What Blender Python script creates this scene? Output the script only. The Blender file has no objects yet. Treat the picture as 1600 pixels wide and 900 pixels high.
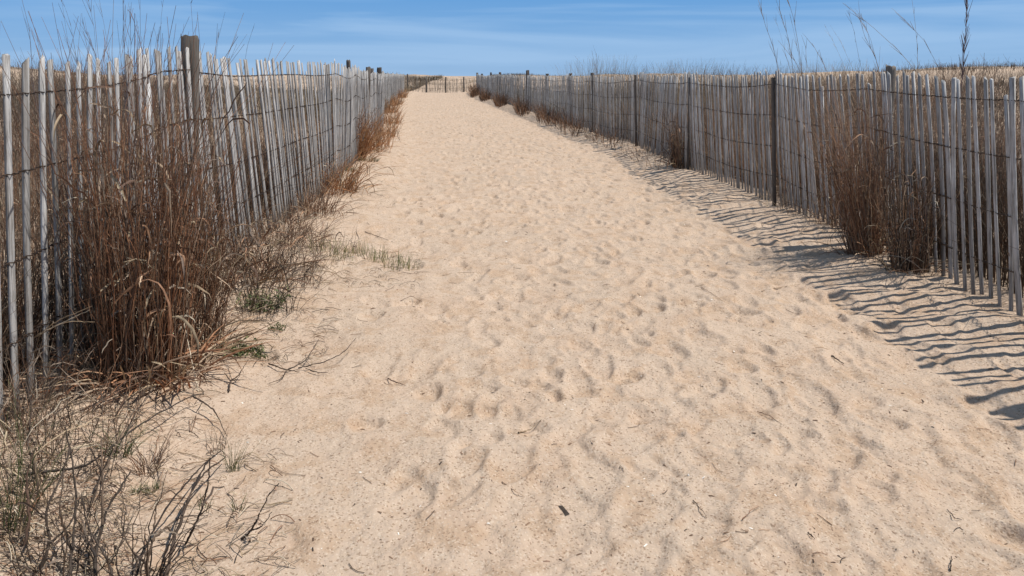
import bpy, math
import numpy as np
from mathutils import Vector

SC = bpy.context.scene
COL = SC.collection
rng = np.random.default_rng(7)
R = math.radians

# ------------------------------------------------------------------ camera
EYE = 1.27
FPX = 1190.0
PITCH = math.radians(1.5)
HOR = 118 + FPX * math.tan(PITCH)        # picture row of the optical axis (shifted lens, as in the cropped photograph)
cam = bpy.data.cameras.new('camera')
cam.sensor_width = 36.0
cam.lens = FPX * 36.0 / 1600.0
cam.shift_y = -(450 - HOR) / 1600.0
cam.clip_start = 0.05
cam.clip_end = 9000.0
camo = bpy.data.objects.new('camera', cam)
camo.location = (0, 0, EYE)
camo.rotation_euler = (math.pi / 2 - PITCH, 0, 0)
COL.objects.link(camo)
SC.camera = camo

# ------------------------------------------------------------------ light, sky, exposure
SUN_EL, SUN_AZ = R(61.5), R(93)          # azimuth clockwise from +Y: the sun stands to the right
SC.view_settings.view_transform = 'Standard'
SC.view_settings.look = 'None'
SC.view_settings.exposure = 0.28
SC.view_settings.gamma = 1.0
W = bpy.data.worlds.new('World')
SC.world = W
W.use_nodes = True
nt = W.node_tree
nt.nodes.clear()
w_out = nt.nodes.new('ShaderNodeOutputWorld')
w_sky = nt.nodes.new('ShaderNodeTexSky')
w_sky.sky_type = 'NISHITA'
w_sky.sun_disc = False
w_sky.sun_elevation = SUN_EL
w_sky.sun_rotation = SUN_AZ
w_sky.air_density = 1.0
w_sky.dust_density = 0.0
w_sky.ozone_density = 2.0
w_tc = nt.nodes.new('ShaderNodeTexCoord')
# clear spring sky: pale above the horizon, deeper blue higher up
w_sep = nt.nodes.new('ShaderNodeSeparateXYZ')
nt.links.new(w_tc.outputs['Generated'], w_sep.inputs[0])
w_cr = nt.nodes.new('ShaderNodeValToRGB')
SKYS = [(0.0, (.245, .430, .690)), (.045, (.190, .385, .680)), (.10, (.118, .320, .650)), (.35, (.125, .235, .410)), (1.0, (.125, .170, .260))]
el = w_cr.color_ramp.elements
el[0].position, el[0].color = SKYS[0][0], (*SKYS[0][1], 1)
el[1].position, el[1].color = SKYS[-1][0], (*SKYS[-1][1], 1)
for p_, c_ in SKYS[1:-1]:
    e_ = el.new(p_); e_.color = (*c_, 1)
nt.links.new(w_sep.outputs[2], w_cr.inputs[0])
w_gain = nt.nodes.new('ShaderNodeVectorMath'); w_gain.operation = 'SCALE'; w_gain.inputs['Scale'].default_value = .90 / .08
nt.links.new(w_cr.outputs[0], w_gain.inputs[0])
w_base = nt.nodes.new('ShaderNodeMix'); w_base.data_type = 'RGBA'; w_base.inputs[0].default_value = .93
nt.links.new(w_sky.outputs[0], w_base.inputs[6]); nt.links.new(w_gain.outputs[0], w_base.inputs[7])
w_map = nt.nodes.new('ShaderNodeMapping')
w_map.inputs['Scale'].default_value = (1.0, 1.0, 15.0)
w_map.inputs['Rotation'].default_value = (R(.6), R(-.8), 0)
w_noise = nt.nodes.new('ShaderNodeTexNoise')
w_noise.inputs['Scale'].default_value = 1.5
w_noise.inputs['Detail'].default_value = 5.0
w_noise.inputs['Distortion'].default_value = 0.9
w_ramp = nt.nodes.new('ShaderNodeMapRange')
w_ramp.inputs['From Min'].default_value = 0.47
w_ramp.inputs['From Max'].default_value = 0.66
w_ramp.inputs['To Max'].default_value = 0.46
w_mix = nt.nodes.new('ShaderNodeMix'); w_mix.data_type = 'RGBA'
w_mix.inputs[7].default_value = (.34 / .08, .50 / .08, .71 / .08, 1)      # thin cirrus
w_bg = nt.nodes.new('ShaderNodeBackground')
nt.links.new(w_tc.outputs['Generated'], w_map.inputs['Vector'])
nt.links.new(w_map.outputs[0], w_noise.inputs['Vector'])
nt.links.new(w_noise.outputs[0], w_ramp.inputs['Value'])
nt.links.new(w_base.outputs[2], w_mix.inputs[6])
nt.links.new(w_ramp.outputs[0], w_mix.inputs[0])
nt.links.new(w_mix.outputs[2], w_bg.inputs['Color'])
w_bg.inputs['Strength'].default_value = 0.08
nt.links.new(w_bg.outputs[0], w_out.inputs['Surface'])

sun = bpy.data.lights.new('sun', 'SUN')
sun.energy = 3.9
sun.angle = R(0.53)
sun.color = (1.0, 0.955, 0.89)
suno = bpy.data.objects.new('sun', sun)
sd = Vector((math.cos(SUN_EL) * math.sin(SUN_AZ), math.cos(SUN_EL) * math.cos(SUN_AZ), math.sin(SUN_EL)))
suno.rotation_euler = sd.to_track_quat('Z', 'Y').to_euler()
suno.location = (20, 0, 30)
COL.objects.link(suno)

# ------------------------------------------------------------------ numeric helpers
def vnoise(x, y, seed=0):
    xi = np.floor(x).astype(np.int64); yi = np.floor(y).astype(np.int64)
    fx = x - xi; fy = y - yi
    fx = fx * fx * (3 - 2 * fx); fy = fy * fy * (3 - 2 * fy)
    def h(a, b):
        n = (a * 374761393 + b * 668265263 + seed * 974634777) & 0xffffffff
        n = ((n ^ (n >> 13)) * 1274126177) & 0xffffffff
        return ((n ^ (n >> 16)) & 0xffffff) / float(0xffffff)
    return (h(xi, yi) * (1 - fx) + h(xi + 1, yi) * fx) * (1 - fy) + (h(xi, yi + 1) * (1 - fx) + h(xi + 1, yi + 1) * fx) * fy

def fbm(x, y, oct=4, seed=0):
    s = 0; a = 1; t = 0
    for k in range(oct):
        s = s + a * vnoise(x * 2 ** k + 17.3 * k, y * 2 ** k - 9.1 * k, seed + k); t += a; a *= .5
    return s / t - .5

def sstep(a, b, x):
    t = np.clip((x - a) / (b - a), 0, 1)
    return t * t * (3 - 2 * t)

LP = np.array([(-1.66, -6), (-1.69, 0), (-1.72, 2.63), (-1.74, 3.0), (-1.82, 5.0), (-1.86, 7.35), (-2.16, 10.7), (-2.95, 17.4), (-4.18, 24.83), (-6.51, 44.25), (-7.5, 53)])
RP = np.array([(2.5, -6), (2.58, 0), (2.56, 3.0), (2.53, 3.73), (2.55, 4.63), (2.52, 6.21), (2.27, 9.61), (2.11, 13.21), (1.45, 17.5), (0.96, 22.82), (0.0, 30.12), (-2.06, 47.2), (-2.45, 51.5)])
def smooth_line(P):
    ys = np.linspace(-6, P[-1, 1], 2400)
    xs = np.interp(ys, P[:, 1], P[:, 0])
    for w in (60, 40):
        k = np.ones(w) / w
        xs = np.convolve(np.pad(xs, w, mode='edge'), k, 'same')[w:-w]
    return ys, xs
LY, LX = smooth_line(LP)
RY, RX = smooth_line(RP)
def XL(y): return np.interp(y, LY, LX)
def XR(y): return np.interp(y, RY, RX)
ENDY = 57.0

def hbase(x, y):
    xl = XL(y); xr = XR(y)
    dl = xl - x; dr = x - xr; de = (y - ENDY)
    out = np.maximum(np.maximum(dl, dr), de)
    h = 0.08 * sstep(-0.95, 0.0, np.maximum(dl, dr))
    h = h + 0.05 * fbm(x * .55, y * .3, 3, 3) + .03 * fbm(x * 1.6, y * 1.1, 2, 8)
    h = h + .09 * sstep(40, 57, y) * sstep(-2.2, 0, dr)
    side = 0.5 + 0.5 * np.tanh(dr - dl)
    amp = 1.56 - .06 * side
    amp = amp - .42 * sstep(-1, 4, de) * sstep(6, -2, np.maximum(dl, dr))
    dune = amp * sstep(0.4, 24, np.maximum(out, 0)) ** .85
    dune = dune * (1 - .30 * sstep(34, 55, y)) * (1 + .62 * fbm(x * .17, y * .12, 3, 21)) + .40 * sstep(2.5, 12, out) * fbm(x * .32, y * .3, 3, 31)
    far = np.hypot(x, y)
    h = (h + dune) * sstep(190, 110, far) - 1.6 * sstep(110, 190, far)
    return h

# height maps of trodden sand: footprints stamped one over another
class HMap:
    def __init__(s, x0, x1, y0, y1, d):
        s.x0, s.y0, s.d = x0, y0, d
        s.nx = int((x1 - x0) / d) + 1; s.ny = int((y1 - y0) / d) + 1
        s.h = np.zeros((s.ny, s.nx), np.float32)
    def stamp(s, cx, cy, a, b, rot, dep, ph):
        rad = max(a, b) * 1.9
        i0 = max(0, int((cx - rad - s.x0) / s.d)); i1 = min(s.nx, int((cx + rad - s.x0) / s.d) + 2)
        j0 = max(0, int((cy - rad - s.y0) / s.d)); j1 = min(s.ny, int((cy + rad - s.y0) / s.d) + 2)
        if i1 <= i0 or j1 <= j0: return
        X = s.x0 + np.arange(i0, i1)[None, :] * s.d - cx; Y = s.y0 + np.arange(j0, j1)[:, None] * s.d - cy
        c, q = math.cos(rot), math.sin(rot)
        u = (X * c + Y * q); v = (-X * q + Y * c)
        th = np.arctan2(v / b, u / a)
        r = np.sqrt((u / a) ** 2 + (v / b) ** 2) * (1 + .16 * np.sin(2 * th + ph) + .1 * np.sin(3 * th + ph * 2.3))
        w = sstep(1.45, .75, r)
        pit = -dep * sstep(1.03, .70, r) * (1 + .6 * np.clip(u / a, -1, 1)) + .45 * dep * np.exp(-((r - 1.15) / .14) ** 2) * (.6 + .5 * np.sin(th + ph))
        s.h[j0:j1, i0:i1] = s.h[j0:j1, i0:i1] * (1 - .92 * w) + pit
    def get(s, x, y):
        fx = (x - s.x0) / s.d; fy = (y - s.y0) / s.d
        ok = (fx >= 0) & (fx < s.nx - 1) & (fy >= 0) & (fy < s.ny - 1)
        ix = np.clip(fx.astype(int), 0, s.nx - 2); iy = np.clip(fy.astype(int), 0, s.ny - 2)
        tx = fx - ix; ty = fy - iy
        v = (s.h[iy, ix] * (1 - tx) + s.h[iy, ix + 1] * tx) * (1 - ty) + (s.h[iy + 1, ix] * (1 - tx) + s.h[iy + 1, ix + 1] * tx) * ty
        return np.where(ok, v, 0), ok
M1 = HMap(-2.2, 3.0, .6, 9.2, .009)
M2 = HMap(-8.5, 4.0, 7.5, 60, .026)
for k in range(7600):
    y = .7 + 59 * rng.random() ** 1.25
    xl, xr = XL(y), XR(y)
    t = np.clip(rng.normal(.56, .24), .03, .985)
    if y < 5 and t < .34 and rng.random() < .75: continue
    if y < 5 and rng.random() < .12: continue
    if y > 55: xr += 6
    x = xl + (xr - xl) * t
    head = math.atan2(.98, -(.0 if y < 9 else .11)) + rng.normal(0, .45) + (math.pi if rng.random() < .5 else 0)
    edge = min(1, min(t, 1 - t) / .12)
    a = rng.uniform(.06, .15); b = rng.uniform(.04, .085)
    dep = rng.uniform(.006, .023) * (.4 + .6 * edge) * (1.15 if a < .1 else .8)
    ph = rng.uniform(0, 6.28)
    if y < 9.6: M1.stamp(x, y, a, b, head, dep, ph)
    if y > 7: M2.stamp(x, y, a, b, head, dep * 1.1, ph)
# the biggest prints low on the path, where the photograph shows them
PRINTS = [(985, 690, .105), (1012, 800, .11), (905, 790, .085), (935, 735, .10), (865, 850, .085), (1310, 838, .095), (1105, 818, .07), (1432, 690, .10), (1188, 688, .06), (1140, 672, .085), (1052, 552, .085), (1322, 568, .09),
          (905, 540, .065), (640, 782, .085), (962, 596, .06), (1085, 592, .065), (1028, 578, .08), (1500, 772, .11), (1560, 680, .10), (1480, 640, .11), (985, 430, .09), (1240, 455, .08), (842, 604, .06), (905, 612, .07), (1210, 745, .08), (1380, 765, .07), (760, 690, .06), (1000, 880, .10), (1540, 860, .1), (1230, 880, .08)]
for k, (px, py, a) in enumerate(PRINTS):
    Y = FPX * EYE / (py - 118.0) * .985; X = (px - 800) / FPX * Y
    M1.stamp(X, Y, a * 1.15, a * rng.uniform(.7, .9), rng.uniform(.3, 1.5), rng.uniform(.009, .016), rng.uniform(0, 6.28))
def blur(h, n=1):
    for _ in range(n):
        h = (np.roll(h, 1, 0) + np.roll(h, -1, 0) + np.roll(h, 1, 1) + np.roll(h, -1, 1) + 2 * h) / 6
    return h
M1.h = blur(M1.h, 1)
def height(x, y):
    x = np.asarray(x, float); y = np.asarray(y, float)
    h = hbase(x, y)
    v1, k1 = M1.get(x, y); v2, k2 = M2.get(x, y)
    w = sstep(9.1, 8.0, y) * k1
    h = h + v1 * w + v2 * (1 - w)
    dr_ = XR(y) - x
    h = h + .013 * sstep(1.15, .75, dr_) * sstep(-.3, .1, dr_) * sstep(30, 12, y) * np.sin(6.28 * (y * 2.6 + x * 1.1 + 1.6 * fbm(x * 1.2, y * 1.2, 2, 44))) * (.4 + 1.2 * vnoise(x * 1.8, y * 1.8, 77))
    near = sstep(40, 10, y)
    inn = sstep(2.5, .3, np.maximum(XL(y) - x, x - XR(y)))
    h = h + near * inn * (.020 * fbm(x * 5, y * 5, 3, 51) + .007 * fbm(x * 24, y * 24, 2, 61) - .022 * np.abs(fbm(x * 4.3, y * 4.3, 3, 66)))
    return h
def gz(x, y): return float(height(np.array([x]), np.array([y]))[0])

CT, ST = math.cos(PITCH), math.sin(PITCH)
def ray(px, py):
    u = (px - 800) / FPX; v = (HOR - py) / FPX
    return (u, CT + v * ST, -ST + v * CT)
def at(px, py, z=0.05):
    d = ray(px, py); t = (z - EYE) / d[2]
    return d[0] * t, d[1] * t
def at3(px, py, up=0.0):                 # ground point seen at a pixel, lifted by `up`
    x, y = at(px, py, .05)
    for _ in range(4):
        x, y = at(px, py, gz(x, y) + up)
    return (x, y, gz(x, y) + up)

# ------------------------------------------------------------------ object helpers
def tag(o, label=None, cat=None, group=None, kind=None):
    if label: o['label'] = label
    if cat: o['category'] = cat
    if group: o['group'] = group
    if kind: o['kind'] = kind
    return o
def empty(name, loc, label, cat, group=None):
    o = bpy.data.objects.new(name, None); o.location = loc; o.empty_display_size = .1
    COL.objects.link(o)
    return tag(o, label, cat, group)
def mesh_np(name, verts, faces, mat, smooth=False, tint=None):
    """verts (n,3), faces list of arrays (m,k)"""
    me = bpy.data.meshes.new(name)
    verts = np.asarray(verts, np.float32)
    if not isinstance(faces, list): faces = [faces]
    faces = [np.asarray(f, np.int32) for f in faces if len(f)]
    nl = sum(f.size for f in faces); nf = sum(len(f) for f in faces)
    me.vertices.add(len(verts)); me.loops.add(nl); me.polygons.add(nf)
    me.vertices.foreach_set('co', verts.ravel())
    me.loops.foreach_set('vertex_index', np.concatenate([f.ravel() for f in faces]))
    tot = np.concatenate([np.full(len(f), f.shape[1], np.int32) for f in faces])
    me.polygons.foreach_set('loop_start', np.concatenate([[0], np.cumsum(tot)[:-1]]).astype(np.int32))
    me.polygons.foreach_set('loop_total', tot)
    if smooth: me.polygons.foreach_set('use_smooth', np.ones(nf, bool))
    if tint is not None:
        a = me.attributes.new('tint', 'FLOAT_COLOR', 'POINT')
        c = np.ones((len(verts), 4), np.float32); c[:, :3] = tint
        a.data.foreach_set('color', c.ravel())
    me.update(calc_edges=True)
    if mat: me.materials.append(mat)
    return me
def link(name, me, parent=None, loc=None):
    o = bpy.data.objects.new(name, me); COL.objects.link(o)
    if parent: o.parent = parent
    if loc is not None: o.location = loc
    return o

def tubes(P, rad, sides=3):
    """P (n,s,3) paths, rad (n,s): verts, quads of n tapered tubes"""
    n, s, _ = P.shape
    T = np.gradient(P, axis=1)
    T /= np.linalg.norm(T, axis=2, keepdims=True) + 1e-9
    ref = np.where(np.abs(T[..., 2:3]) > .8, np.array([1., 0, 0]), np.array([0, 0, 1.]))
    A = np.cross(T, ref); A /= np.linalg.norm(A, axis=2, keepdims=True) + 1e-9
    B = np.cross(T, A)
    rings = []
    for k in range(sides):
        an = 2 * math.pi * k / sides
        rings.append(P + rad[..., None] * (A * math.cos(an) + B * math.sin(an)))
    V = np.stack(rings, 2).reshape(-1, 3)
    base = (np.arange(n)[:, None, None] * s + np.arange(s - 1)[None, :, None]) * sides
    k = np.arange(sides)[None, None, :]; k2 = (k + 1) % sides
    F = np.stack([base + k, base + k2, base + sides + k2, base + sides + k], -1).reshape(-1, 4)
    return V, F, s * sides
def ribbons(P, wid, roll):
    """flat leaves, width wid (n,s), slightly cupped: three vertices across"""
    n, s, _ = P.shape
    T = np.gradient(P, axis=1); T /= np.linalg.norm(T, axis=2, keepdims=True) + 1e-9
    ref = np.array([0, 0, 1.]) + 0 * T
    A = np.cross(T, ref) + 1e-6; A /= np.linalg.norm(A, axis=2, keepdims=True)
    B = np.cross(T, A)
    r = roll[:, None, None] if roll.ndim == 1 else roll[..., None]
    S = A * np.cos(r) + B * np.sin(r); N = np.cross(S, T)
    w = wid[..., None]
    V = np.stack([P - S * w, P + N * w * .5, P + S * w], 2).reshape(-1, 3)
    base = (np.arange(n)[:, None, None] * s + np.arange(s - 1)[None, :, None]) * 3
    k = np.arange(2)[None, None, :]
    F = np.stack([base + k, base + k + 1, base + 4 + k, base + 3 + k], -1).reshape(-1, 4)
    return V, F, s * 3

# ------------------------------------------------------------------ materials
def new_mat(name):
    m = bpy.data.materials.new(name); m.use_nodes = True
    n = m.node_tree; b = n.nodes['Principled BSDF']
    b.inputs['Roughness'].default_value = .85
    b.inputs['Specular IOR Level'].default_value = .2
    return m, n, b
def N(n, t, **k):
    o = n.nodes.new(t)
    for a, v in k.items():
        if a in o.inputs.keys(): o.inputs[a].default_value = v
        else: setattr(o, a, v)
    return o
def mixrgb(n, fac, a, b, mode='MIX'):
    m = n.nodes.new('ShaderNodeMix'); m.data_type = 'RGBA'; m.blend_type = mode
    for i, v in ((0, fac), (6, a), (7, b)):
        if hasattr(v, 'links') or isinstance(v, bpy.types.NodeSocket): n.links.new(v, m.inputs[i])
        else: m.inputs[i].default_value = v if i == 0 else (*v, 1) if len(v) == 3 else v
    return m.outputs[2]
def rng_node(n, val, a, b, c=0., d=1.):
    r = n.nodes.new('ShaderNodeMapRange')
    n.links.new(val, r.inputs[0])
    for i, v in ((1, a), (2, b), (3, c), (4, d)): r.inputs[i].default_value = v
    return r.outputs[0]
def noise(n, vec, scale, detail=4., rough=.55):
    o = n.nodes.new('ShaderNodeTexNoise')
    o.inputs['Scale'].default_value = scale; o.inputs['Detail'].default_value = detail; o.inputs['Roughness'].default_value = rough
    if vec is not None: n.links.new(vec, o.inputs['Vector'])
    return o.outputs[0]

def sand_material():
    m, n, b = new_mat('sand')
    tc = n.nodes.new('ShaderNodeTexCoord'); P = tc.outputs['Object']
    c = mixrgb(n, rng_node(n, noise(n, P, .9, 4), .38, .62), (.490, .378, .288), (.538, .408, .308))
    c = mixrgb(n, rng_node(n, noise(n, P, 3.2, 5, .6), .45, .68, 0, .65), c, (.470, .325, .228))
    c = mixrgb(n, rng_node(n, noise(n, P, 6.5, 4, .6), .52, .60, 0, .62), c, (.435, .292, .190))
    c = mixrgb(n, rng_node(n, noise(n, P, 13, 3, .6), .56, .66, 0, .55), c, (.405, .285, .200))
    c = mixrgb(n, rng_node(n, noise(n, P, 60, 3, .7), .35, .65, 0, .45), c, (.54, .415, .295))
    # dark and pale grains
    v = N(n, 'ShaderNodeTexVoronoi', Scale=190.); n.links.new(P, v.inputs['Vector'])
    sepc = n.nodes.new('ShaderNodeSeparateColor'); n.links.new(v.outputs['Color'], sepc.inputs[0])
    dark = N(n, 'ShaderNodeMath', operation='GREATER_THAN'); n.links.new(sepc.outputs[0], dark.inputs[0]); dark.inputs[1].default_value = .90
    c = mixrgb(n, rng_node(n, dark.outputs[0], 0, 1, 0, .55), c, (.20, .125, .075))
    pale = N(n, 'ShaderNodeMath', operation='GREATER_THAN'); n.links.new(sepc.outputs[1], pale.inputs[0]); pale.inputs[1].default_value = .90
    c = mixrgb(n, rng_node(n, pale.outputs[0], 0, 1, 0, .40), c, (.68, .57, .45))
    at_ = N(n, 'ShaderNodeAttribute', attribute_name='tint')
    vf = N(n, 'ShaderNodeMath', operation='MULTIPLY'); n.links.new(at_.outputs['Fac'], vf.inputs[0])
    n.links.new(rng_node(n, noise(n, P, 14, 5, .75), .38, .58, .25, .95), vf.inputs[1])
    c = mixrgb(n, vf.outputs[0], c, (.17, .132, .100))      # dead litter lying on the dune sand
    n.links.new(c, b.inputs['Base Color'])
    b.inputs['Roughness'].default_value = .95
    b.inputs['Specular IOR Level'].default_value = .08
    b1 = N(n, 'ShaderNodeBump', Strength=.55, Distance=.004)
    n.links.new(noise(n, P, 240, 4, .75), b1.inputs['Height'])
    b2 = N(n, 'ShaderNodeBump', Strength=.7, Distance=.010)
    n.links.new(noise(n, P, 45, 5, .62), b2.inputs['Height']); n.links.new(b1.outputs[0], b2.inputs['Normal'])
    b3 = N(n, 'ShaderNodeBump', Strength=.7, Distance=.03)
    n.links.new(noise(n, P, 9, 4, .55), b3.inputs['Height']); n.links.new(b2.outputs[0], b3.inputs['Normal'])
    n.links.new(b3.outputs[0], b.inputs['Normal'])
    return m
def wood_material(name, ca, cb, cdark, grain=1., use_tint=False):
    m, n, b = new_mat(name)
    tc = n.nodes.new('ShaderNodeTexCoord')
    oi = n.nodes.new('ShaderNodeObjectInfo')
    add = N(n, 'ShaderNodeVectorMath', operation='ADD')
    cmb = n.nodes.new('ShaderNodeCombineXYZ')
    mul = N(n, 'ShaderNodeMath', operation='MULTIPLY'); n.links.new(oi.outputs['Random'], mul.inputs[0]); mul.inputs[1].default_value = 37.
    for i in range(3): n.links.new(mul.outputs[0], cmb.inputs[i])
    n.links.new(tc.outputs['Object'], add.inputs[0]); n.links.new(cmb.outputs[0], add.inputs[1])
    mp = n.nodes.new('ShaderNodeMapping'); mp.inputs['Scale'].default_value = (1, 1, .045)
    n.links.new(add.outputs[0], mp.inputs[0])
    g = noise(n, mp.outputs[0], 130 * grain, 5, .7)
    g2 = noise(n, mp.outputs[0], 45 * grain, 3, .6)
    blot = noise(n, add.outputs[0], 7, 4, .6)
    c = mixrgb(n, rng_node(n, blot, .35, .65), ca, cb)
    c = mixrgb(n, rng_node(n, oi.outputs['Random'], .35, 1, 0, .75), c, tuple(.6 * v for v in cb))
    if use_tint:
        at_ = N(n, 'ShaderNodeAttribute', attribute_name='tint')
        c = mixrgb(n, 1., c, at_.outputs['Color'], 'MULTIPLY')
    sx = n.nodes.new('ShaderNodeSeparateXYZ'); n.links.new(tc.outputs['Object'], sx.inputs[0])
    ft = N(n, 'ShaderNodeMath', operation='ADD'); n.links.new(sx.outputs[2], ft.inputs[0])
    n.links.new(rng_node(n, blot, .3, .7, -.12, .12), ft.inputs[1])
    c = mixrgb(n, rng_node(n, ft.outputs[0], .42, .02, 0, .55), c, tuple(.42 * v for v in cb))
    c = mixrgb(n, rng_node(n, g, .50, .60, 0, .62), c, cdark)
    c = mixrgb(n, rng_node(n, g2, .54, .66, 0, .55), c, cdark)
    n.links.new(c, b.inputs['Base Color'])
    bp = N(n, 'ShaderNodeBump', Strength=.8, Distance=.003); n.links.new(g, bp.inputs['Height'])
    n.links.new(bp.outputs[0], b.inputs['Normal'])
    b.inputs['Roughness'].default_value = .8
    return m
def tint_material(name, var=.35, rough=.75):
    m, n, b = new_mat(name)
    at_ = N(n, 'ShaderNodeAttribute', attribute_name='tint')
    tc = n.nodes.new('ShaderNodeTexCoord')
    f = rng_node(n, noise(n, tc.outputs['Object'], 30, 3, .6), .3, .7, 1 - var, 1 + var)
    cb = n.nodes.new('ShaderNodeCombineColor')
    for i in range(3): n.links.new(f, cb.inputs[i])
    c = mixrgb(n, 1., at_.outputs['Color'], cb.outputs[0], 'MULTIPLY')
    n.links.new(c, b.inputs['Base Color'])
    b.inputs['Roughness'].default_value = rough
    return m
def plain_noise_material(name, ca, cb, scale=20, rough=.8, metal=0.):
    m, n, b = new_mat(name)
    tc = n.nodes.new('ShaderNodeTexCoord')
    n.links.new(mixrgb(n, rng_node(n, noise(n, tc.outputs['Object'], scale, 4), .35, .65), ca, cb), b.inputs['Base Color'])
    b.inputs['Roughness'].default_value = rough; b.inputs['Metallic'].default_value = metal
    return m
M_SAND = sand_material()
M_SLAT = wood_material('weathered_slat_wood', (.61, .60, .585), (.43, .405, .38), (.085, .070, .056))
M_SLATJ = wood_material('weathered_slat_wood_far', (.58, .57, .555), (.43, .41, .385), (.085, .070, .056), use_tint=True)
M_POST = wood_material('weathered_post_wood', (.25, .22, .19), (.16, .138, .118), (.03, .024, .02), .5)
M_WIRE = plain_noise_material('rusty_wire', (.035, .028, .024), (.075, .045, .030), 60, .6, .5)
M_GRASS = tint_material('dry_grass')
M_TWIG = tint_material('dead_twig', .4)
M_SHELL = plain_noise_material('shell', (.80, .76, .70), (.62, .56, .50), 120, .45)

# ------------------------------------------------------------------ ground: one sheet from the camera to the horizon
def build_ground():
    ys = [-6.0]
    while ys[-1] < 1.3: ys.append(ys[-1] + (.25 if ys[-1] < .8 else .06))
    while ys[-1] < 120: ys.append(ys[-1] + max(.0105, .0054 * ys[-1]))
    while ys[-1] < 4000: ys.append(ys[-1] * 1.14)
    ys = np.array(ys)
    inner = np.linspace(0, 1, 540)
    o = np.cumsum(.03 * 1.085 ** np.arange(112))
    xl = XL(ys) - .35; xr = XR(ys) + .35
    xi = xl[:, None] + (xr - xl)[:, None] * inner[None, :]
    X = np.concatenate([(xl[:, None] - o[None, ::-1]), xi, (xr[:, None] + o[None, :])], 1)
    Y = np.repeat(ys[:, None], X.shape[1], 1)
    Z = height(X.ravel(), Y.ravel())
    V = np.stack([X.ravel(), Y.ravel(), Z], 1)
    r, c = X.shape
    i = (np.arange(r - 1)[:, None] * c + np.arange(c - 1)[None, :])
    F = np.stack([i, i + 1, i + c + 1, i + c], -1).reshape(-1, 4)
    x_, y_ = V[:, 0], V[:, 1]
    out = np.maximum(np.maximum(XL(y_) - x_, x_ - XR(y_)), y_ - 58.5)
    veg = sstep(.0, .8, out) * np.clip(.30 + .16 * sstep(1.5, 4, out) * sstep(14, 6, out) + 2.6 * fbm(x_ * .5, y_ * .38, 4, 71), 0, 1)
    veg = veg * (1 - .55 * sstep(36, 50, y_) * sstep(14, 6, out))
    o_ = link('ground', mesh_np('ground', V, F, M_SAND, smooth=True, tint=np.repeat(veg[:, None], 3, 1)))
    tag(o_, kind='structure')
build_ground()

# ------------------------------------------------------------------ slat fences
def slat_mesh(k, L=1.22, w=.0255, th=.009):
    r = np.random.default_rng(100 + k)
    ns = 6
    V = []
    bow = r.normal(0, .004); bow2 = r.normal(0, .006)
    w = w * r.uniform(.85, 1.18)
    r0_ = (float(r.choice([0, 0, .004, -.004, .012, -.010])),)
    for i in range(ns + 1):
        t = i / ns; z = -.12 + (L + .12) * t
        cx = bow * math.sin(t * math.pi) + r.normal(0, .0006); cy = bow2 * math.sin(t * math.pi)
        ww = w * (1 + r.normal(0, .02)) * .5; tt = th * (1 + r.normal(0, .05)) * .5
        tw = (t - .5) * r.normal(0, .08)
        for sx, sy in ((-1, -1), (1, -1), (1, 1), (-1, 1)):
            x, y = sx * ww, sy * tt
            zz = z + (r.normal(0, .005) + sx * r0_[0] if i == ns else 0)
            V.append((cx + x * math.cos(tw) - y * math.sin(tw), cy + x * math.sin(tw) + y * math.cos(tw), zz))
    F = []
    for i in range(ns):
        for k2 in range(4):
            a = i * 4 + k2; b = i * 4 + (k2 + 1) % 4
            F.append((a, b, b + 4, a + 4))
    F.append((3, 2, 1, 0)); q = ns * 4; F.append((q, q + 1, q + 2, q + 3))
    return np.array(V), np.array(F)
SLATS = [slat_mesh(k) for k in range(14)]
SLAT_ME = [mesh_np('slat', v, f, M_SLAT) for v, f in SLATS]
def post_mesh(rad, h, seed, mat=None):
    r = np.random.default_rng(seed)
    S, K = 14, 8
    V = []
    lob = r.normal(0, .035, S)
    for i in range(K + 1):
        t = i / K; z = -.3 + (h + .3) * t
        for s in range(S):
            an = 2 * math.pi * s / S
            rr = rad * (1 + lob[s] + r.normal(0, .012)) * (1 - .05 * t)
            zz = z + (r.normal(0, .006) + .012 * math.cos(an + seed) if i == K else 0)
            V.append((rr * math.cos(an), rr * math.sin(an), zz))
    for s in range(S):
        an = 2 * math.pi * s / S
        V.append((rad * .86 * math.cos(an), rad * .86 * math.sin(an), h + .008 + r.normal(0, .004)))
    V.append((0, 0, h + .002))
    F4 = []; F3 = []
    for i in range(K + 1):
        for s in range(S):
            a = i * S + s; b = i * S + (s + 1) % S
            F4.append((a, b, b + S, a + S))
    c = len(V) - 1
    for s in range(S): F3.append(((K + 1) * S + s, (K + 1) * S + (s + 1) % S, c))
    return mesh_np('post', V, [np.array(F4), np.array(F3)], mat or M_POST, smooth=False)
M_POSTD = wood_material('dark_weathered_post_wood', (.17, .145, .125), (.105, .088, .075), (.022, .018, .015), .5)
POST_DARK = [post_mesh(.048, 1.0, 15, M_POSTD), post_mesh(.04, 1.0, 16, M_POSTD), post_mesh(.045, 1.0, 19, M_POSTD)]
POST_ME = [post_mesh(.048, 1.0, 5), post_mesh(.04, 1.0, 6), post_mesh(.045, 1.0, 9)]

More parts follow.
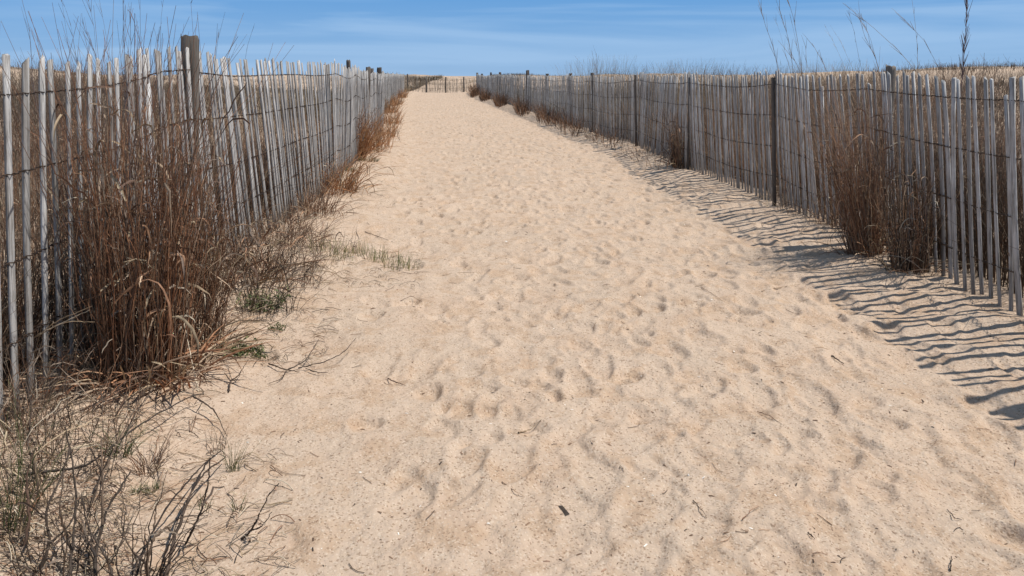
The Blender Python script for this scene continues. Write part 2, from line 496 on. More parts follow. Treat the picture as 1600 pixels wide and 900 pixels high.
def build_fence(name, label, LYs, LXs, posts, side, spacing, lean_seed, sway=1.0, tops=None, broken=(), leanf=lambda y: 0 * y, outf=lambda y: 0 * y):
    """posts: list of (y, height over ground, radius). side=+1: posts on the +x side"""
    r = np.random.default_rng(lean_seed)
    root = empty(name, (float(np.interp(3, LYs, LXs)), 3.0, 0), label, 'fence')
    org = np.array(root.location)
    seg = np.hypot(np.diff(LXs), np.diff(LYs)); S = np.concatenate([[0], np.cumsum(seg)])
    sl = []
    s = .05
    while s < S[-1]:
        sl.append(s); s += (spacing * (1.22 if side < 0 and s < 9.4 else 1.08) if s < 9.6 else spacing * .92) * r.uniform(.92, 1.08)
    s_arr = np.array(sl)
    y = np.interp(s_arr, S, LYs); x = np.interp(s_arr, S, LXs)
    tx = np.gradient(x, s_arr); ty = np.gradient(y, s_arr)
    zg = height(x, y)
    # the net hangs from the posts: lift is high at a post and sags between
    py = np.array([p[0] for p in posts]); ps = np.interp(py, LYs, S)
    sag = []
    plift = r.uniform(.0, .05, len(ps) + 2)
    ext = np.concatenate([[ps[0] - 3], ps, [ps[-1] + 3]])
    lift = np.interp(s_arr, ext, plift[:len(ext)])
    for v in s_arr:
        k = np.clip(np.searchsorted(ext, v) - 1, 0, len(ext) - 2)
        t = np.clip((v - ext[k]) / (ext[k + 1] - ext[k]), 0, 1); sag.append(4 * t * (1 - t))
    lift = lift - .055 * sway * np.array(sag)
    if tops is not None: lift = lift + tops(y)
    gsm = np.convolve(np.pad(zg, 8, mode='edge'), np.ones(17) / 17, 'same')[8:-8]
    ztop_off = gsm + lift
    # lean of the net in its own plane, in waves
    lean = leanf(y) + .05 * sway * (vnoise(s_arr / 2.3, s_arr * 0 + lean_seed) - .5) * 2 + r.normal(0, .012, len(s_arr))
    outw = outf(y) + .03 * (vnoise(s_arr / 1.7, s_arr * 0 + 5 + lean_seed) - .5) * 2 + r.normal(0, .006, len(s_arr))
    bulge = .035 * (vnoise(s_arr / 1.3, s_arr * 0 + 9 + lean_seed) - .5)
    nrm = np.stack([ty, -tx], 1)
    nrm /= np.linalg.norm(nrm, axis=1, keepdims=True)
    x = x + nrm[:, 0] * bulge; y = y + nrm[:, 1] * bulge
    # which slats show largest: the nearest in view
    vis = (y > 2.15) if name != 'x' else y > 0
    order = [i for i in range(len(y)) if vis[i]][:296]
    shown = set(order)
    joinV, joinF, joinC = [], [], []; off = 0
    missing = r.random(len(y)) < .012
    drop = {}
    for by, dz in broken:
        drop[int(np.argmin(np.abs(y - by)))] = dz
    ang0 = np.arctan2(ty, tx)
    wob = r.normal(0, .11, len(y)); kk = r.integers(0, 14, len(y)); dzr = r.normal(0, .012, len(y)) - (r.random(len(y)) < .03) * r.uniform(.03, .2, len(y))
    for i in range(len(y)):
        if missing[i] and i not in drop: continue
        z = ztop_off[i] + dzr[i] + drop.get(i, 0)
        if z < zg[i] - .20: z = z if i in drop else zg[i] - .1
        rz = ang0[i] + wob[i]
        if i in shown:
            o = link('slat', SLAT_ME[kk[i]], root, (x[i] - org[0], y[i] - org[1], z - org[2]))
            o.rotation_mode = 'ZYX'
            o.rotation_euler = (0, 0, 0)
            # lean: build matrix = lean(in world) * rotz
            from mathutils import Matrix
            tdir = Vector((tx[i], ty[i], 0)); ndir = Vector((nrm[i, 0], nrm[i, 1], 0))
            Rm = Matrix.Rotation(-lean[i], 3, ndir) @ Matrix.Rotation(outw[i], 3, tdir) @ Matrix.Rotation(rz, 3, 'Z')
            o.rotation_euler = Rm.to_euler('ZYX')
        else:
            v, f = SLATS[kk[i]]
            c, q = math.cos(rz), math.sin(rz)
            vv = np.stack([v[:, 0] * c - v[:, 1] * q, v[:, 0] * q + v[:, 1] * c, v[:, 2]], 1)
            vv[:, 0] += tx[i] * lean[i] * v[:, 2] + nrm[i, 0] * outw[i] * v[:, 2] + x[i] - org[0]
            vv[:, 1] += ty[i] * lean[i] * v[:, 2] + nrm[i, 1] * outw[i] * v[:, 2] + y[i] - org[1]
            vv[:, 2] += z - org[2]
            joinV.append(vv); joinF.append(f + off); off += len(vv)
            joinC.append(np.full((len(vv), 3), r.uniform(.45, 1.15)))
    j = link('slats', mesh_np('slats', np.concatenate(joinV), np.concatenate(joinF), M_SLATJ, tint=np.concatenate(joinC)), root)
    tag(j, kind='stuff')
    # wires: two strands twisted between the slats
    for wz in (.24, .52, .82, 1.10):
        ss = []
        for a, b in zip(s_arr[:-1], s_arr[1:]):
            n_ = 6 if 0 < a < 24 else 2
            ss += list(a + (b - a) * np.arange(n_) / n_)
        ss = np.array(ss)
        wx = np.interp(ss, s_arr, x); wy = np.interp(ss, s_arr, y)
        lz = np.interp(ss, s_arr, ztop_off) + wz + .012 * (vnoise(ss / .8, ss * 0 + wz * 10) - .5)
        ln = np.interp(ss, s_arr, lean); ow = np.interp(ss, s_arr, outw)
        nx_ = np.interp(ss, s_arr, nrm[:, 0]); ny_ = np.interp(ss, s_arr, nrm[:, 1])
        idx = np.interp(ss, s_arr, np.arange(len(s_arr)))
        fr = idx - np.floor(idx)
        VV, FF, o2 = [], [], 0
        for sg in (1, -1):
            amp = .0085 * np.where(fr < .5, np.cos(fr * 2 * math.pi * 1.5), np.cos((1 - fr) * 2 * math.pi * 1.5))
            up = .0035 * np.sin(fr * 2 * math.pi * 1.5)
            Pp = np.stack([wx + nx_ * (sg * amp + ow * wz) + ln * wz * np.interp(ss, s_arr, tx) - org[0],
                           wy + ny_ * (sg * amp + ow * wz) + ln * wz * np.interp(ss, s_arr, ty) - org[1],
                           lz + sg * up - org[2]], 1)[None]
            v, f, _ = tubes(Pp, np.full(Pp.shape[:2], .0021), 4)
            VV.append(v); FF.append(f + o2); o2 += len(v)
        link('wire', mesh_np('wire', np.concatenate(VV), np.concatenate(FF), M_WIRE, smooth=True), root)
    for k, (yy, hh, rad) in enumerate(posts):
        me = (POST_ME if (side < 0 and yy < 6) or (side > 0 and yy < 6) else POST_DARK)[k % 3]
        side_ = -side if side > 0 and yy in (7.0, 9.65, 12.75) else side
        xx = float(np.interp(yy, LYs, LXs))
        i = int(np.argmin(np.abs(LYs - yy)))
        o = link('post', me, root, (xx + side_ * (rad + .022) - org[0], yy - org[1], gz(xx, yy) - org[2]))
        base = (.048, .04, .045)[k % 3]
        o.scale = (rad / base, rad / base, hh)
        o.rotation_euler = (r.normal(0, .02), r.normal(0, .02), r.uniform(0, 6))
    return root

Lposts = [(-2.2, 1.35, .05), (0.8, 1.35, .05), (4.36, 1.40, .051), (8.5, 1.29, .032), (10.3, 1.37, .030), (13.0, 1.32, .045), (14.8, 1.33, .04), (17.0, 1.37, .055), (20.5, 1.30, .05), (24.0, 1.25, .06), (28.5, 1.25, .06), (33.5, 1.25, .06), (39, 1.2, .06), (45, 1.2, .06), (52, 1.25, .06)]
Rposts = [(-2, 1.3, .05), (0.6, 1.25, .05), (2.75, 1.25, .05), (5.32, 1.24, .036), (7.0, 1.17, .019), (9.65, 1.17, .017), (12.75, 1.18, .021), (16.2, 1.24, .04), (18.6, 1.24, .045), (22.6, 1.25, .05), (26.5, 1.38, .06), (31, 1.24, .06), (35.5, 1.32, .06), (40, 1.36, .05), (45, 1.27, .06), (51, 1.3, .07)]
build_fence('slat_fence', 'sunlit grey slat and wire fence running along the left of the path', LY, LX, Lposts, -1, .073, 11, 1.0, lambda y: np.interp(y, [2.4, 3.3, 4, 4.6, 5.5, 7, 8.5, 11, 15], [.055, .08, .12, .10, .115, .12, .09, .06, .03]), broken=((2.42, -.17), (4.7, -.35), (5.6, -.4)), leanf=lambda y: np.interp(y, [2, 3.5, 5, 7, 8.5, 11], [-.01, -.02, -.06, -.05, .03, 0]), outf=lambda y: np.interp(y, [2, 3.5, 5, 7, 9], [-.01, -.02, -.06, -.04, 0]))
build_fence('slat_fence', 'shaded grey slat and wire fence casting striped shadows on the right of the path', RY, RX, Rposts, 1, .081, 23, .8, lambda y: -.012 + 0 * y, broken=((9.1, -.1), (6.0, -.08)), leanf=lambda y: np.interp(y, [2, 6, 9.5, 10.2, 12.2, 12.8, 19, 20, 21, 22], [.03, .03, .01, -.16, -.12, .0, 0, .2, .1, 0]), outf=lambda y: np.interp(y, [2, 8, 12], [-.055, -.03, 0]))

def end_fence():
    r = np.random.default_rng(77)
    root = empty('slat_fence', (-6, 57, .1), 'distant low tan slat fence crossing the far end of the path', 'fence')
    VV, FF, CC = [], [], []; off = 0
    xs = np.arange(-9.6, 1.0, .13)
    yl = lambda x: 57.0 + .9 * np.sin(x * .5)
    for x in xs:
        x = x + r.normal(0, .02)
        y = yl(x)
        if r.random() < .06: continue
        v, f = SLATS[r.integers(0, 14)]
        L = r.uniform(.9, 1.02) - .04 * max(0, x + 7)
        vv = v * np.array([1.2, 1.2, L]); ln = r.normal(0, .03)
        vv[:, 0] += x + ln * v[:, 2] + 6; vv[:, 1] += y - 57; vv[:, 2] += gz(x, y) - .1
        VV.append(vv); FF.append(f + off); off += len(vv); CC.append(np.full((len(vv), 3), r.uniform(.7, 1.1)) * np.array([1.05, .95, .82]))
    tag(link('slats', mesh_np('slats', np.concatenate(VV), np.concatenate(FF), M_SLATJ, tint=np.concatenate(CC)), root), kind='stuff')
    for wz in (.3, .65, .95):
        px = np.linspace(-9.6, 1.0, 60)
        P = np.stack([px + 6, yl(px) - 57, height(px, yl(px)) + wz - .1], 1)[None]
        v, f, _ = tubes(P, np.full((1, 60), .006), 4)
        link('wire', mesh_np('wire', v, f, M_WIRE), root)
    for k, x in enumerate((-7.9, -6.4, -4.9, -3.55, -2.2, -.6)):
        o = link('post', POST_ME[k % 3], root, (x + 6, yl(x) - 57 - .08, gz(x, yl(x)) - .1)); o.scale = (1.25, 1.25, 1.28 - .06 * k)
end_fence()

# ------------------------------------------------------------------ grass builders
BROWN = np.array([(.25, .135, .08), (.18, .10, .062), (.32, .19, .115), (.11, .068, .048), (.40, .29, .20)])
RUST = np.array([(.45, .215, .095), (.35, .165, .075), (.50, .29, .15), (.26, .135, .07)])
STRAW = np.array([(.46, .36, .24), (.38, .28, .18), (.52, .44, .33), (.30, .22, .14)])
GREYB = np.array([(.20, .15, .115), (.26, .20, .15), (.15, .11, .085), (.30, .24, .18)])
DARK = np.array([(.06, .045, .035), (.085, .06, .045), (.045, .035, .03), (.12, .085, .06)])
GREEN = np.array([(.10, .13, .05), (.15, .17, .07), (.07, .10, .04), (.22, .21, .10)])
LIME = np.array([(.26, .27, .10), (.20, .22, .08), (.32, .30, .14)])

def curves(n, cx, cy, r0, h, hv, lean, bend, droop, seg, rg, bias=(0, 0), flat=1.0, kink=.012):
    """n blades growing from a disc: (n, seg+1, 3) relative to (cx, cy, ground)"""
    a = rg.uniform(0, 2 * math.pi, n); rr = r0 * np.sqrt(rg.random(n))
    bx = rr * np.cos(a); by = rr * np.sin(a) * flat
    z0 = height(cx + bx, cy + by)
    L = h * np.clip(rg.normal(1, hv, n), .25, 1.28)
    out = np.minimum(np.abs(rg.normal(0, lean, n)), 2.2 * lean) + lean * .3 * rr / (r0 + 1e-6)
    da = a + rg.normal(0, .8, n)
    dx = np.cos(da) * out + bias[0]; dy = np.sin(da) * out + bias[1]
    t = np.linspace(0, 1, seg + 1)[None, :]
    cb = rg.normal(0, bend, n)[:, None]; ca = rg.uniform(0, 6.28, n)[:, None]
    dr = droop * rg.uniform(.2, 1.6, n)[:, None]
    L_ = L[:, None]
    horiz = t * (1 + .7 * dr * t)
    nrm0 = np.sqrt(1 + dx ** 2 + dy ** 2)[:, None]; L_ = L_ / nrm0
    X = bx[:, None] + L_ * (dx[:, None] * horiz + cb * np.cos(ca) * t * t)
    Y = by[:, None] + L_ * (dy[:, None] * horiz + cb * np.sin(ca) * t * t)
    Z = z0[:, None] + L_ * (t - dr * t ** 2.6)
    P = np.stack([X, Y, Z], -1)
    P[:, 1:, :] += rg.normal(0, kink, (n, seg, 3)) * L_[..., None] * np.array([1, 1, .5])
    g = height((P[..., 0] + cx).ravel(), (P[..., 1] + cy).ravel()).reshape(P.shape[:2])
    P[..., 2] = np.where(np.arange(seg + 1)[None, :] > 0, np.maximum(P[..., 2], g + .004), P[..., 2] - .02)
    return P
def pick(pal, n, rg): return pal[rg.integers(0, len(pal), n)] * rg.uniform(.75, 1.2, (n, 1))
def stems_mesh(name, P, r0, pal, rg, sides=3, taper=.25, mat=None):
    n, s, _ = P.shape
    rad = r0 * rg.uniform(.7, 1.3, (n, 1)) * np.linspace(1, taper, s)[None, :]
    v, f, per = tubes(P, rad, sides)
    return mesh_np(name, v, f, mat or M_GRASS, tint=np.repeat(pick(pal, n, rg), per, 0))
def leaf_mesh(name, P, w, pal, rg, twist=1.5):
    n, s, _ = P.shape
    t = np.linspace(0, 1, s)
    wd = w * rg.uniform(.6, 1.3, (n, 1)) * (np.sin(math.pi * np.clip(t * .85 + .13, 0, 1)) ** .6)[None, :]
    roll = rg.uniform(0, 3.1, (n, 1)) + twist * rg.normal(0, 1, (n, 1)) * t[None, :]
    v, f, per = ribbons(P, wd, roll)
    return mesh_np(name, v, f, M_GRASS, tint=np.repeat(pick(pal, n, rg), per, 0))
def leaves_off(P, n, L, rg, curl=1.0):
    """curling leaves that spring off random points of the stems P"""
    k = rg.integers(0, len(P), n); ns = P.shape[1]
    tt = rg.uniform(.08, .8, n) * (ns - 1); i0 = tt.astype(int); fr = (tt - i0)[:, None]
    b = P[k, i0] * (1 - fr) + P[k, i0 + 1] * fr
    a = rg.uniform(0, 6.28, n); seg = 6
    t = np.linspace(0, 1, seg + 1)[None, :]
    Ln = (L * rg.uniform(.4, 1.3, n))[:, None]
    upv = rg.uniform(.2, 1.4, n)[:, None]; dr = curl * rg.uniform(.3, 2.4, n)[:, None]
    X = b[:, :1] + Ln * np.cos(a)[:, None] * (t - .25 * dr * t ** 3) ; Y = b[:, 1:2] + Ln * np.sin(a)[:, None] * (t - .25 * dr * t ** 3)
    Z = b[:, 2:3] + Ln * (upv * t - dr * t * t)
    Pl = np.stack([X, Y, Z], -1)
    Pl[:, 1:] += rg.normal(0, .02, (n, seg, 3)) * Ln[..., None]
    return Pl
GC = [0]
def grass_clump(px, py, label, cat='grass clump', name='grass_clump', xy=None, n=200, r0=.1, h=.8, hv=.22, lean=.18, bend=.1, droop=.1,
                pal=BROWN, rs=.0016, nl=100, Ll=.16, lpal=None, lw=.0028, bias=(0, 0), litter=0, flat=1., group=None, seg=7, plume=0, twigs=0):
    GC[0] += 1
    rg = np.random.default_rng(1000 + GC[0])
    x, y = xy if xy else at3(px, py)[:2]
    root = empty(name, (x, y, 0), label, cat, group)
    P = curves(n, x, y, r0, h, hv, lean, bend, droop, seg, rg, bias, flat, .017 if name == 'straggly_plant' else .012)
    tag(link('stems', stems_mesh('stems', P, rs, pal, rg), root), kind='stuff')
    if nl:
        Pl = leaves_off(P, nl, Ll, rg, .55 if name == 'straggly_plant' else 1.0)
        g = height((Pl[..., 0] + x).ravel(), (Pl[..., 1] + y).ravel()).reshape(Pl.shape[:2])
        Pl[..., 2] = np.maximum(Pl[..., 2], g + .006)
        tag(link('leaves', leaf_mesh('leaves', Pl, lw, np.concatenate([STRAW * .75, BROWN, GREYB]) if lpal is None else lpal, rg), root), kind='stuff')
    if litter:
        Pb = curves(litter, x, y, r0 * 1.5, .22, .4, 1.1, .35, .5, 5, rg, (0, 0), 1.)
        tag(link('dead_blades', leaf_mesh('dead_blades', Pb, lw * .9, np.concatenate([pal, STRAW[:2]]), rg), root), kind='stuff')
    if plume or twigs:
        m = plume or twigs
        k = rg.integers(0, n, m); i = rg.integers(seg // 2, seg + 1, m)
        b = P[k, i]; a = rg.uniform(0, 6.28, m); L = rg.uniform(.04, .16, m) * (1 if plume else 1.4)
        t = np.linspace(0, 1, 4)[None, :, None]
        d = np.stack([np.cos(a) * .45, np.sin(a) * .45, rg.uniform(.5, 1, m)], 1)[:, None, :]
        Pp = b[:, None, :] + d * t * L[:, None, None]
        Pp[:, 1:] += rg.normal(0, .006, (m, 3, 3))
        tag(link('seed_heads', stems_mesh('seed_heads', Pp, rs * .6, pal, rg, 3, .3), root), kind='stuff')
    return root

# --- the big dry clumps against the left fence
grass_clump(160, 566, 'dry brown grass clump against the left fence, nearest side of the big stand', n=190, r0=.10, h=.98, lean=.10, bend=.08, rs=.0021, nl=120, litter=60, plume=60)
grass_clump(226, 590, 'tallest dense brown bluestem clump in front of the left fence', n=350, r0=.155, h=1.2, hv=.3, lean=.13, bend=.11, rs=.0025, pal=np.concatenate([BROWN, BROWN[:3] * np.array([1.25, 1.1, 1.0])]), nl=260, lw=.0044, litter=300, plume=90)
grass_clump(298, 545, 'reddish brown grass clump on the right side of the big left stand', n=200, r0=.13, h=.76, hv=.3, lean=.17, bend=.1, rs=.0021, nl=160, litter=160, bias=(.04, 0), plume=40)
grass_clump(300, 470, 'tall brown grass clump under the thick weathered post of the left fence', n=130, r0=.12, h=.92, lean=.12, bend=.1, rs=.0021, nl=100, litter=60, plume=40)
grass_clump(372, 440, 'low tangled grass clump with pale curled leaves at the foot of the left fence', n=70, r0=.15, h=.42, hv=.35, lean=.45, bend=.25, droop=.35, pal=np.concatenate([GREYB[:2], BROWN]), nl=80, Ll=.17, lw=.0055, litter=60, rs=.0022)
grass_clump(415, 425, 'sprawling brown scrub where sand meets the left fence', n=90, r0=.18, h=.36, hv=.4, lean=.5, bend=.3, droop=.2, pal=np.concatenate([BROWN, DARK]), nl=50, litter=100, rs=.002)
grass_clump(448, 375, 'brown twiggy scrub at the foot of the left fence, before the rusty tufts', n=110, r0=.2, h=.34, hv=.4, lean=.45, bend=.25, droop=.3, pal=BROWN, nl=50, litter=110, rs=.0021)
grass_clump(478, 335, 'low brown scrub hugging the left fence in mid distance', n=130, r0=.24, h=.36, hv=.35, lean=.45, bend=.25, droop=.3, pal=BROWN, nl=40, litter=100, rs=.0028)
grass_clump(512, 298, 'rusty sprawling tuft spilling onto the sand, just before the tall orange one', n=230, r0=.28, h=.5, hv=.3, lean=.5, bend=.2, droop=.35, pal=RUST, nl=60, litter=120, rs=.003, bias=(.05, 0), lw=.004)
grass_clump(541, 250, 'tall rust orange grass clump leaning out from the left fence', n=330, r0=.26, h=.72, hv=.25, lean=.3, bend=.15, droop=.15, pal=RUST, nl=70, litter=90, rs=.004, bias=(.10, 0), lw=.005)
grass_clump(563, 236, 'orange grass clump sprawling toward the path beside the tallest orange one', n=150, r0=.3, h=.55, hv=.3, lean=.5, bend=.2, droop=.4, pal=RUST, nl=40, litter=60, rs=.004, bias=(.22, 0), lw=.005)
for fy, fh, fn, frs, lab in [(12.4, .42, 110, .0045, 'tawny grass strip just beyond the orange clumps on the left'), (15.0, .46, 120, .005, 'tawny grass clump along the left fence beyond the orange ones'), (18.8, .44, 130, .006, 'far tawny grass strip at the foot of the left fence'),
                             (24.5, .45, 140, .008, 'farther brown grass strip under the left fence'), (31, .46, 150, .009, 'brown grass strip near the end of the left fence'), (41, .48, 150, .011, 'farthest brown grass strip at the end of the left fence')]:
    grass_clump(0, 0, lab, xy=(float(XL(fy)) + .16, fy), n=fn, r0=.22, h=fh, hv=.3, lean=.33, bend=.15, droop=.2, pal=np.concatenate([RUST * 1.15, BROWN[2:3], STRAW[3:]]), nl=0, rs=frs * .85, flat=2.6 + fy * .12, bias=(.05, 0))
# --- straggling plants on the left bank
grass_clump(405, 492, 'dark stemmed straggly plant over a green patch on the left bank', 'shrub', 'straggly_plant', n=46, r0=.10, h=.34, hv=.35, lean=.45, bend=.3, droop=.05, pal=DARK, nl=50, lpal=GREYB, Ll=.08, twigs=60, bias=(.12, 0))
grass_clump(470, 445, 'thin branching weed leaning over the sand past the curled leaves', 'shrub', 'straggly_plant', n=34, r0=.12, h=.3, hv=.35, lean=.5, bend=.3, droop=.1, pal=np.concatenate([DARK, BROWN]), nl=22, lpal=GREYB, Ll=.07, twigs=50, bias=(.15, 0))
grass_clump(455, 487, 'small dark forked weed at the edge of the bare sand', 'shrub', 'straggly_plant', n=12, r0=.03, h=.26, hv=.3, lean=.45, bend=.25, droop=.0, pal=DARK, nl=8, lpal=DARK, Ll=.05, bias=(.2, 0), twigs=14)
grass_clump(505, 395, 'wiry pale weed among the green sprouts', 'shrub', 'straggly_plant', n=44, r0=.2, h=.22, hv=.4, lean=.6, bend=.3, droop=.1, pal=np.concatenate([GREYB, DARK]), nl=30, lpal=GREYB, Ll=.06)
# --- right fence clumps
grass_clump(1378, 398, 'large dark brown grass clump leaning against the right fence', xy=(2.37, 5.08), n=430, r0=.105, h=1.05, hv=.26, lean=.14, bend=.12, pal=np.concatenate([BROWN * 1.15, BROWN * 1.4, GREYB[1:2]]), nl=230, litter=60, bias=(-.09, 0), rs=.0019, lw=.0035)
grass_clump(1449, 424, 'dense dark grass clump at the foot of the right fence, nearest the camera', xy=(2.41, 4.58), n=240, r0=.10, h=.66, hv=.35, lean=.14, bend=.12, pal=np.concatenate([BROWN, DARK]), nl=120, litter=60, bias=(.02, 0), rs=.0018, lw=.003)
grass_clump(1300, 352, 'small brown seedling tuft beside the striped shadows left of the large right clump', n=70, r0=.12, h=.34, hv=.35, lean=.3, bend=.15, pal=BROWN, nl=40, litter=20)
grass_clump(1235, 325, 'thin dry weeds at the fence foot between the two right hand clumps', n=60, r0=.2, h=.3, hv=.4, lean=.35, bend=.2, pal=GREYB, nl=24, litter=20)
grass_clump(1068, 262, 'upright brown grass clump halfway along the right fence', n=230, r0=.16, h=.66, hv=.35, lean=.14, bend=.08, pal=np.concatenate([BROWN, DARK[:1]]), nl=70, Ll=.2, litter=40, rs=.003, lw=.005)
for fy, fh, fn, frs, lab in [(11.4, .25, 70, .003, 'low dark scrub at the right fence beyond the upright clump'), (14.6, .34, 130, .004, 'low reddish brown scrub along the right fence foot'), (17.6, .42, 200, .0048, 'spreading reddish brown strip farther along the right fence'),
                             (21, .5, 240, .006, 'wide reddish brown scrub strip toward the far right fence'), (26, .55, 240, .0075, 'dark brown scrub strip under the far right fence'), (32.5, .55, 240, .009, 'far brown scrub strip near the end of the right fence'), (40, .6, 240, .011, 'farther dark scrub strip at the right fence end'), (47, .7, 260, .012, 'farthest dark scrub mound at the end of the right fence')]:
    grass_clump(0, 0, lab, xy=(float(XR(fy)) - .18, fy), n=fn, r0=.26, h=fh * .85, hv=.45, lean=.4, bend=.2, pal=np.concatenate([BROWN[:4], DARK[:2], RUST[3:]]), nl=0, rs=frs, flat=5 + fy * .22, litter=40 if fy < 20 else 0)
# --- brown stands behind the fences
left_behind = [(-2.25, 2.9), (-2.55, 3.6), (-2.5, 4.4), (-3.1, 5.2), (-2.6, 5.9), (-3.4, 4.0), (-4.2, 6.0), (-3.0, 7.4), (-4.8, 8.0), (-5.6, 6.2)]
left_lab = ['brown grass stand behind the left fence, seen through its nearest slats', 'brown grass stand behind the left fence and the big clump', 'tall brown stand just behind the thick post', 'grey brown stand farther behind the left fence slats', 'brown stand behind the densely packed left slats', 'brown stand two steps behind the nearest left slats',
            'pale brown stand back in the left dune', 'brown stand behind the middle of the left fence', 'tawny stand well back in the left dune', 'pale stand low on the left dune near the picture edge']
for (x, y), lab in zip(left_behind, left_lab):
    grass_clump(0, 0, lab, xy=(x, y), n=120, r0=.40, h=.55 + .05 * (y % 1.3), hv=.3, lean=.2, bend=.1, pal=np.concatenate([BROWN, GREYB, STRAW[1:2]]), nl=60, rs=.002, litter=70)
right_behind = [(3.15, 5.6), (3.0, 6.4), (3.7, 6.2), (3.1, 7.3), (4.2, 7.4), (3.0, 8.6), (3.8, 9.3), (4.8, 6.4), (3.3, 10.6), (5.6, 7.6), (4.6, 6.9)]
right_lab = ['brown stand behind the large right clump', 'tall grey brown stand behind the right fence', 'reddish stand behind the right fence right of the large clump', 'dense stand behind the right fence post', 'dense brown stand deeper behind the right fence', 'grey stand behind the right fence in mid distance',
             'tall grey stand back from the right fence', 'brown stand on the right dune slope', 'grey brown stand behind the middle of the right fence', 'tawny stand high on the right dune slope', 'red brown stand behind the nearest right slats']
for (x, y), lab in zip(right_behind, right_lab):
    grass_clump(0, 0, lab, xy=(x, y), n=210, r0=.42, h=.92, hv=.26, lean=.12, bend=.08, pal=np.concatenate([GREYB, BROWN]), nl=90, rs=.0022, litter=100)

# --- tall reeds standing up against the sky
def tall_reed(x, y, h, bias, label, n=3, rs=.0022, pal=GREYB, fluff=26, fl=.10, name='tall_reed', r0=.05, up=.55):
    GC[0] += 1
    rg = np.random.default_rng(3000 + GC[0])
    root = empty(name, (x, y, 0), label, 'reed')
    P = curves(n, x, y, r0, h, .09, .03, .04, .0, 9, rg, bias, 1., .004)
    t = np.linspace(0, 1, 10)
    P[:, :, 0] += bias[0] * .9 * h * (t ** 3)[None]; P[:, :, 2] -= .25 * abs(bias[0]) * h * (t ** 3)[None]
    rs *= 1.35
    tag(link('stems', stems_mesh('stems', P, rs, pal, rg, 3, .3), root), kind='stuff')
    m = fluff * n
    k = rg.integers(0, n, m); f = rg.uniform(up, 1, m) * 9; i = np.minimum(f.astype(int), 8); fr = (f - i)[:, None]
    b = P[k, i] * (1 - fr) + P[k, i + 1] * fr
    tg = P[k, i + 1] - P[k, i]; tg /= np.linalg.norm(tg, axis=1, keepdims=True)
    a = rg.uniform(0, 6.28, m)
    d = tg * 1.0 + .28 * np.stack([np.cos(a), np.sin(a), 0 * a], 1)
    L = fl * rg.uniform(.3, 1.2, m)
    Pp = b[:, None, :] + d[:, None, :] * (np.linspace(0, 1, 4)[None, :, None] * L[:, None, None])
    tag(link('seed_heads', stems_mesh('seed_heads', Pp, rs * .5, pal, rg, 3, .4), root), kind='stuff')
def reed_at(px_base, px_top, py_top, dist, label, **k):
    d0 = ray(px_base, 110); d1 = ray(px_top, py_top)
    x0 = d0[0] * dist / d0[1]; x1 = d1[0] * dist / d1[1]; zt = EYE + d1[2] * dist / d1[1]
    zb = gz(x0, dist)
    h = zt - zb
    b = float(np.clip((x1 - x0) / (.77 * h), -.45, .45))
    tall_reed(x0 - 1.13 * b * h, dist, h * (1 + .25 * abs(b) + b * b * .5), (b, 0), label, **k)
GP = np.array([(.22, .17, .16), (.28, .21, .17), (.17, .13, .13)])
reed_at(45, 2, 15, 3.3, 'feathery reed at the left picture edge arching left over the fence', n=4, fl=.13, fluff=10, rs=.0013, pal=GP)
reed_at(126, 98, 8, 3.5, 'fine feathery reed leaning left above the near left slats', n=4, fl=.12, fluff=10, rs=.0013, pal=GP)
reed_at(152, 122, 22, 3.6, 'second thin reed leaning left, right beside the first', n=2, fl=.10, fluff=10, rs=.0013, pal=GP)
reed_at(200, 204, -15, 3.05, 'straight reed rising out of the big left clump to the top edge', n=3, fl=.10, fluff=9, rs=.0015, pal=GP)
reed_at(218, 226, 30, 3.1, 'short branching reed between the tall one and the thick post', n=4, fl=.09, fluff=9, rs=.0014, pal=GP)
reed_at(180, 178, 32, 3.1, 'thin bare reed left of the tall straight reed', n=3, fl=.09, fluff=7, rs=.0012, pal=GP)
reed_at(238, 246, 45, 3.15, 'forked thin reed just left of the thick post', n=3, fl=.07, fluff=7, rs=.0012, pal=GP)
reed_at(352, 372, 72, 4.7, 'single twig leaning right above the left slats past the post', n=1, fl=.06, fluff=5, rs=.0022, pal=DARK)
reed_at(398, 415, 70, 5.6, 'lone thin stalk above the left fence leaning right', n=1, fl=.06, fluff=5, rs=.0022, pal=DARK)
reed_at(1226, 1200, 8, 7.6, 'bunch of tall reeds leaning left behind the right fence', n=4, fl=.2, fluff=12, rs=.0034, pal=GREYB, r0=.12)
reed_at(1242, 1226, 40, 7.8, 'thin reed right of the tall reed bunch behind the right fence', n=2, fl=.12, fluff=8, rs=.002, pal=GREYB)
reed_at(1252, 1250, 72, 8.0, 'short upright reed behind the right fence', n=1, fl=.12, fluff=8, rs=.003, pal=GREYB)
reed_at(1268, 1268, 80, 8.0, 'second short upright reed behind the right fence', n=1, fl=.1, fluff=8, rs=.003, pal=GREYB)
reed_at(1302, 1268, 52, 6.6, 'dark reed leaning left right of the two short ones', n=1, fl=.14, fluff=10, rs=.003, pal=GREYB)
reed_at(1322, 1290, 50, 7.4, 'thin pale reed leaning left in the middle of the right skyline', n=2, fl=.1, fluff=6, rs=.0016, pal=STRAW)
reed_at(1350, 1328, 54, 6.8, 'thin dark reed leaning left before the right fence post', n=1, fl=.1, fluff=8, rs=.0026, pal=GREYB)
reed_at(1376, 1346, 25, 6.0, 'tall pair of reeds leaning left above the right fence post', n=2, fl=.16, fluff=12, rs=.0026, pal=GREYB)
reed_at(1450, 1376, 48, 5.6, 'long reed bent far left over the right slats', n=1, fl=.14, fluff=12, rs=.0024, pal=GREYB)
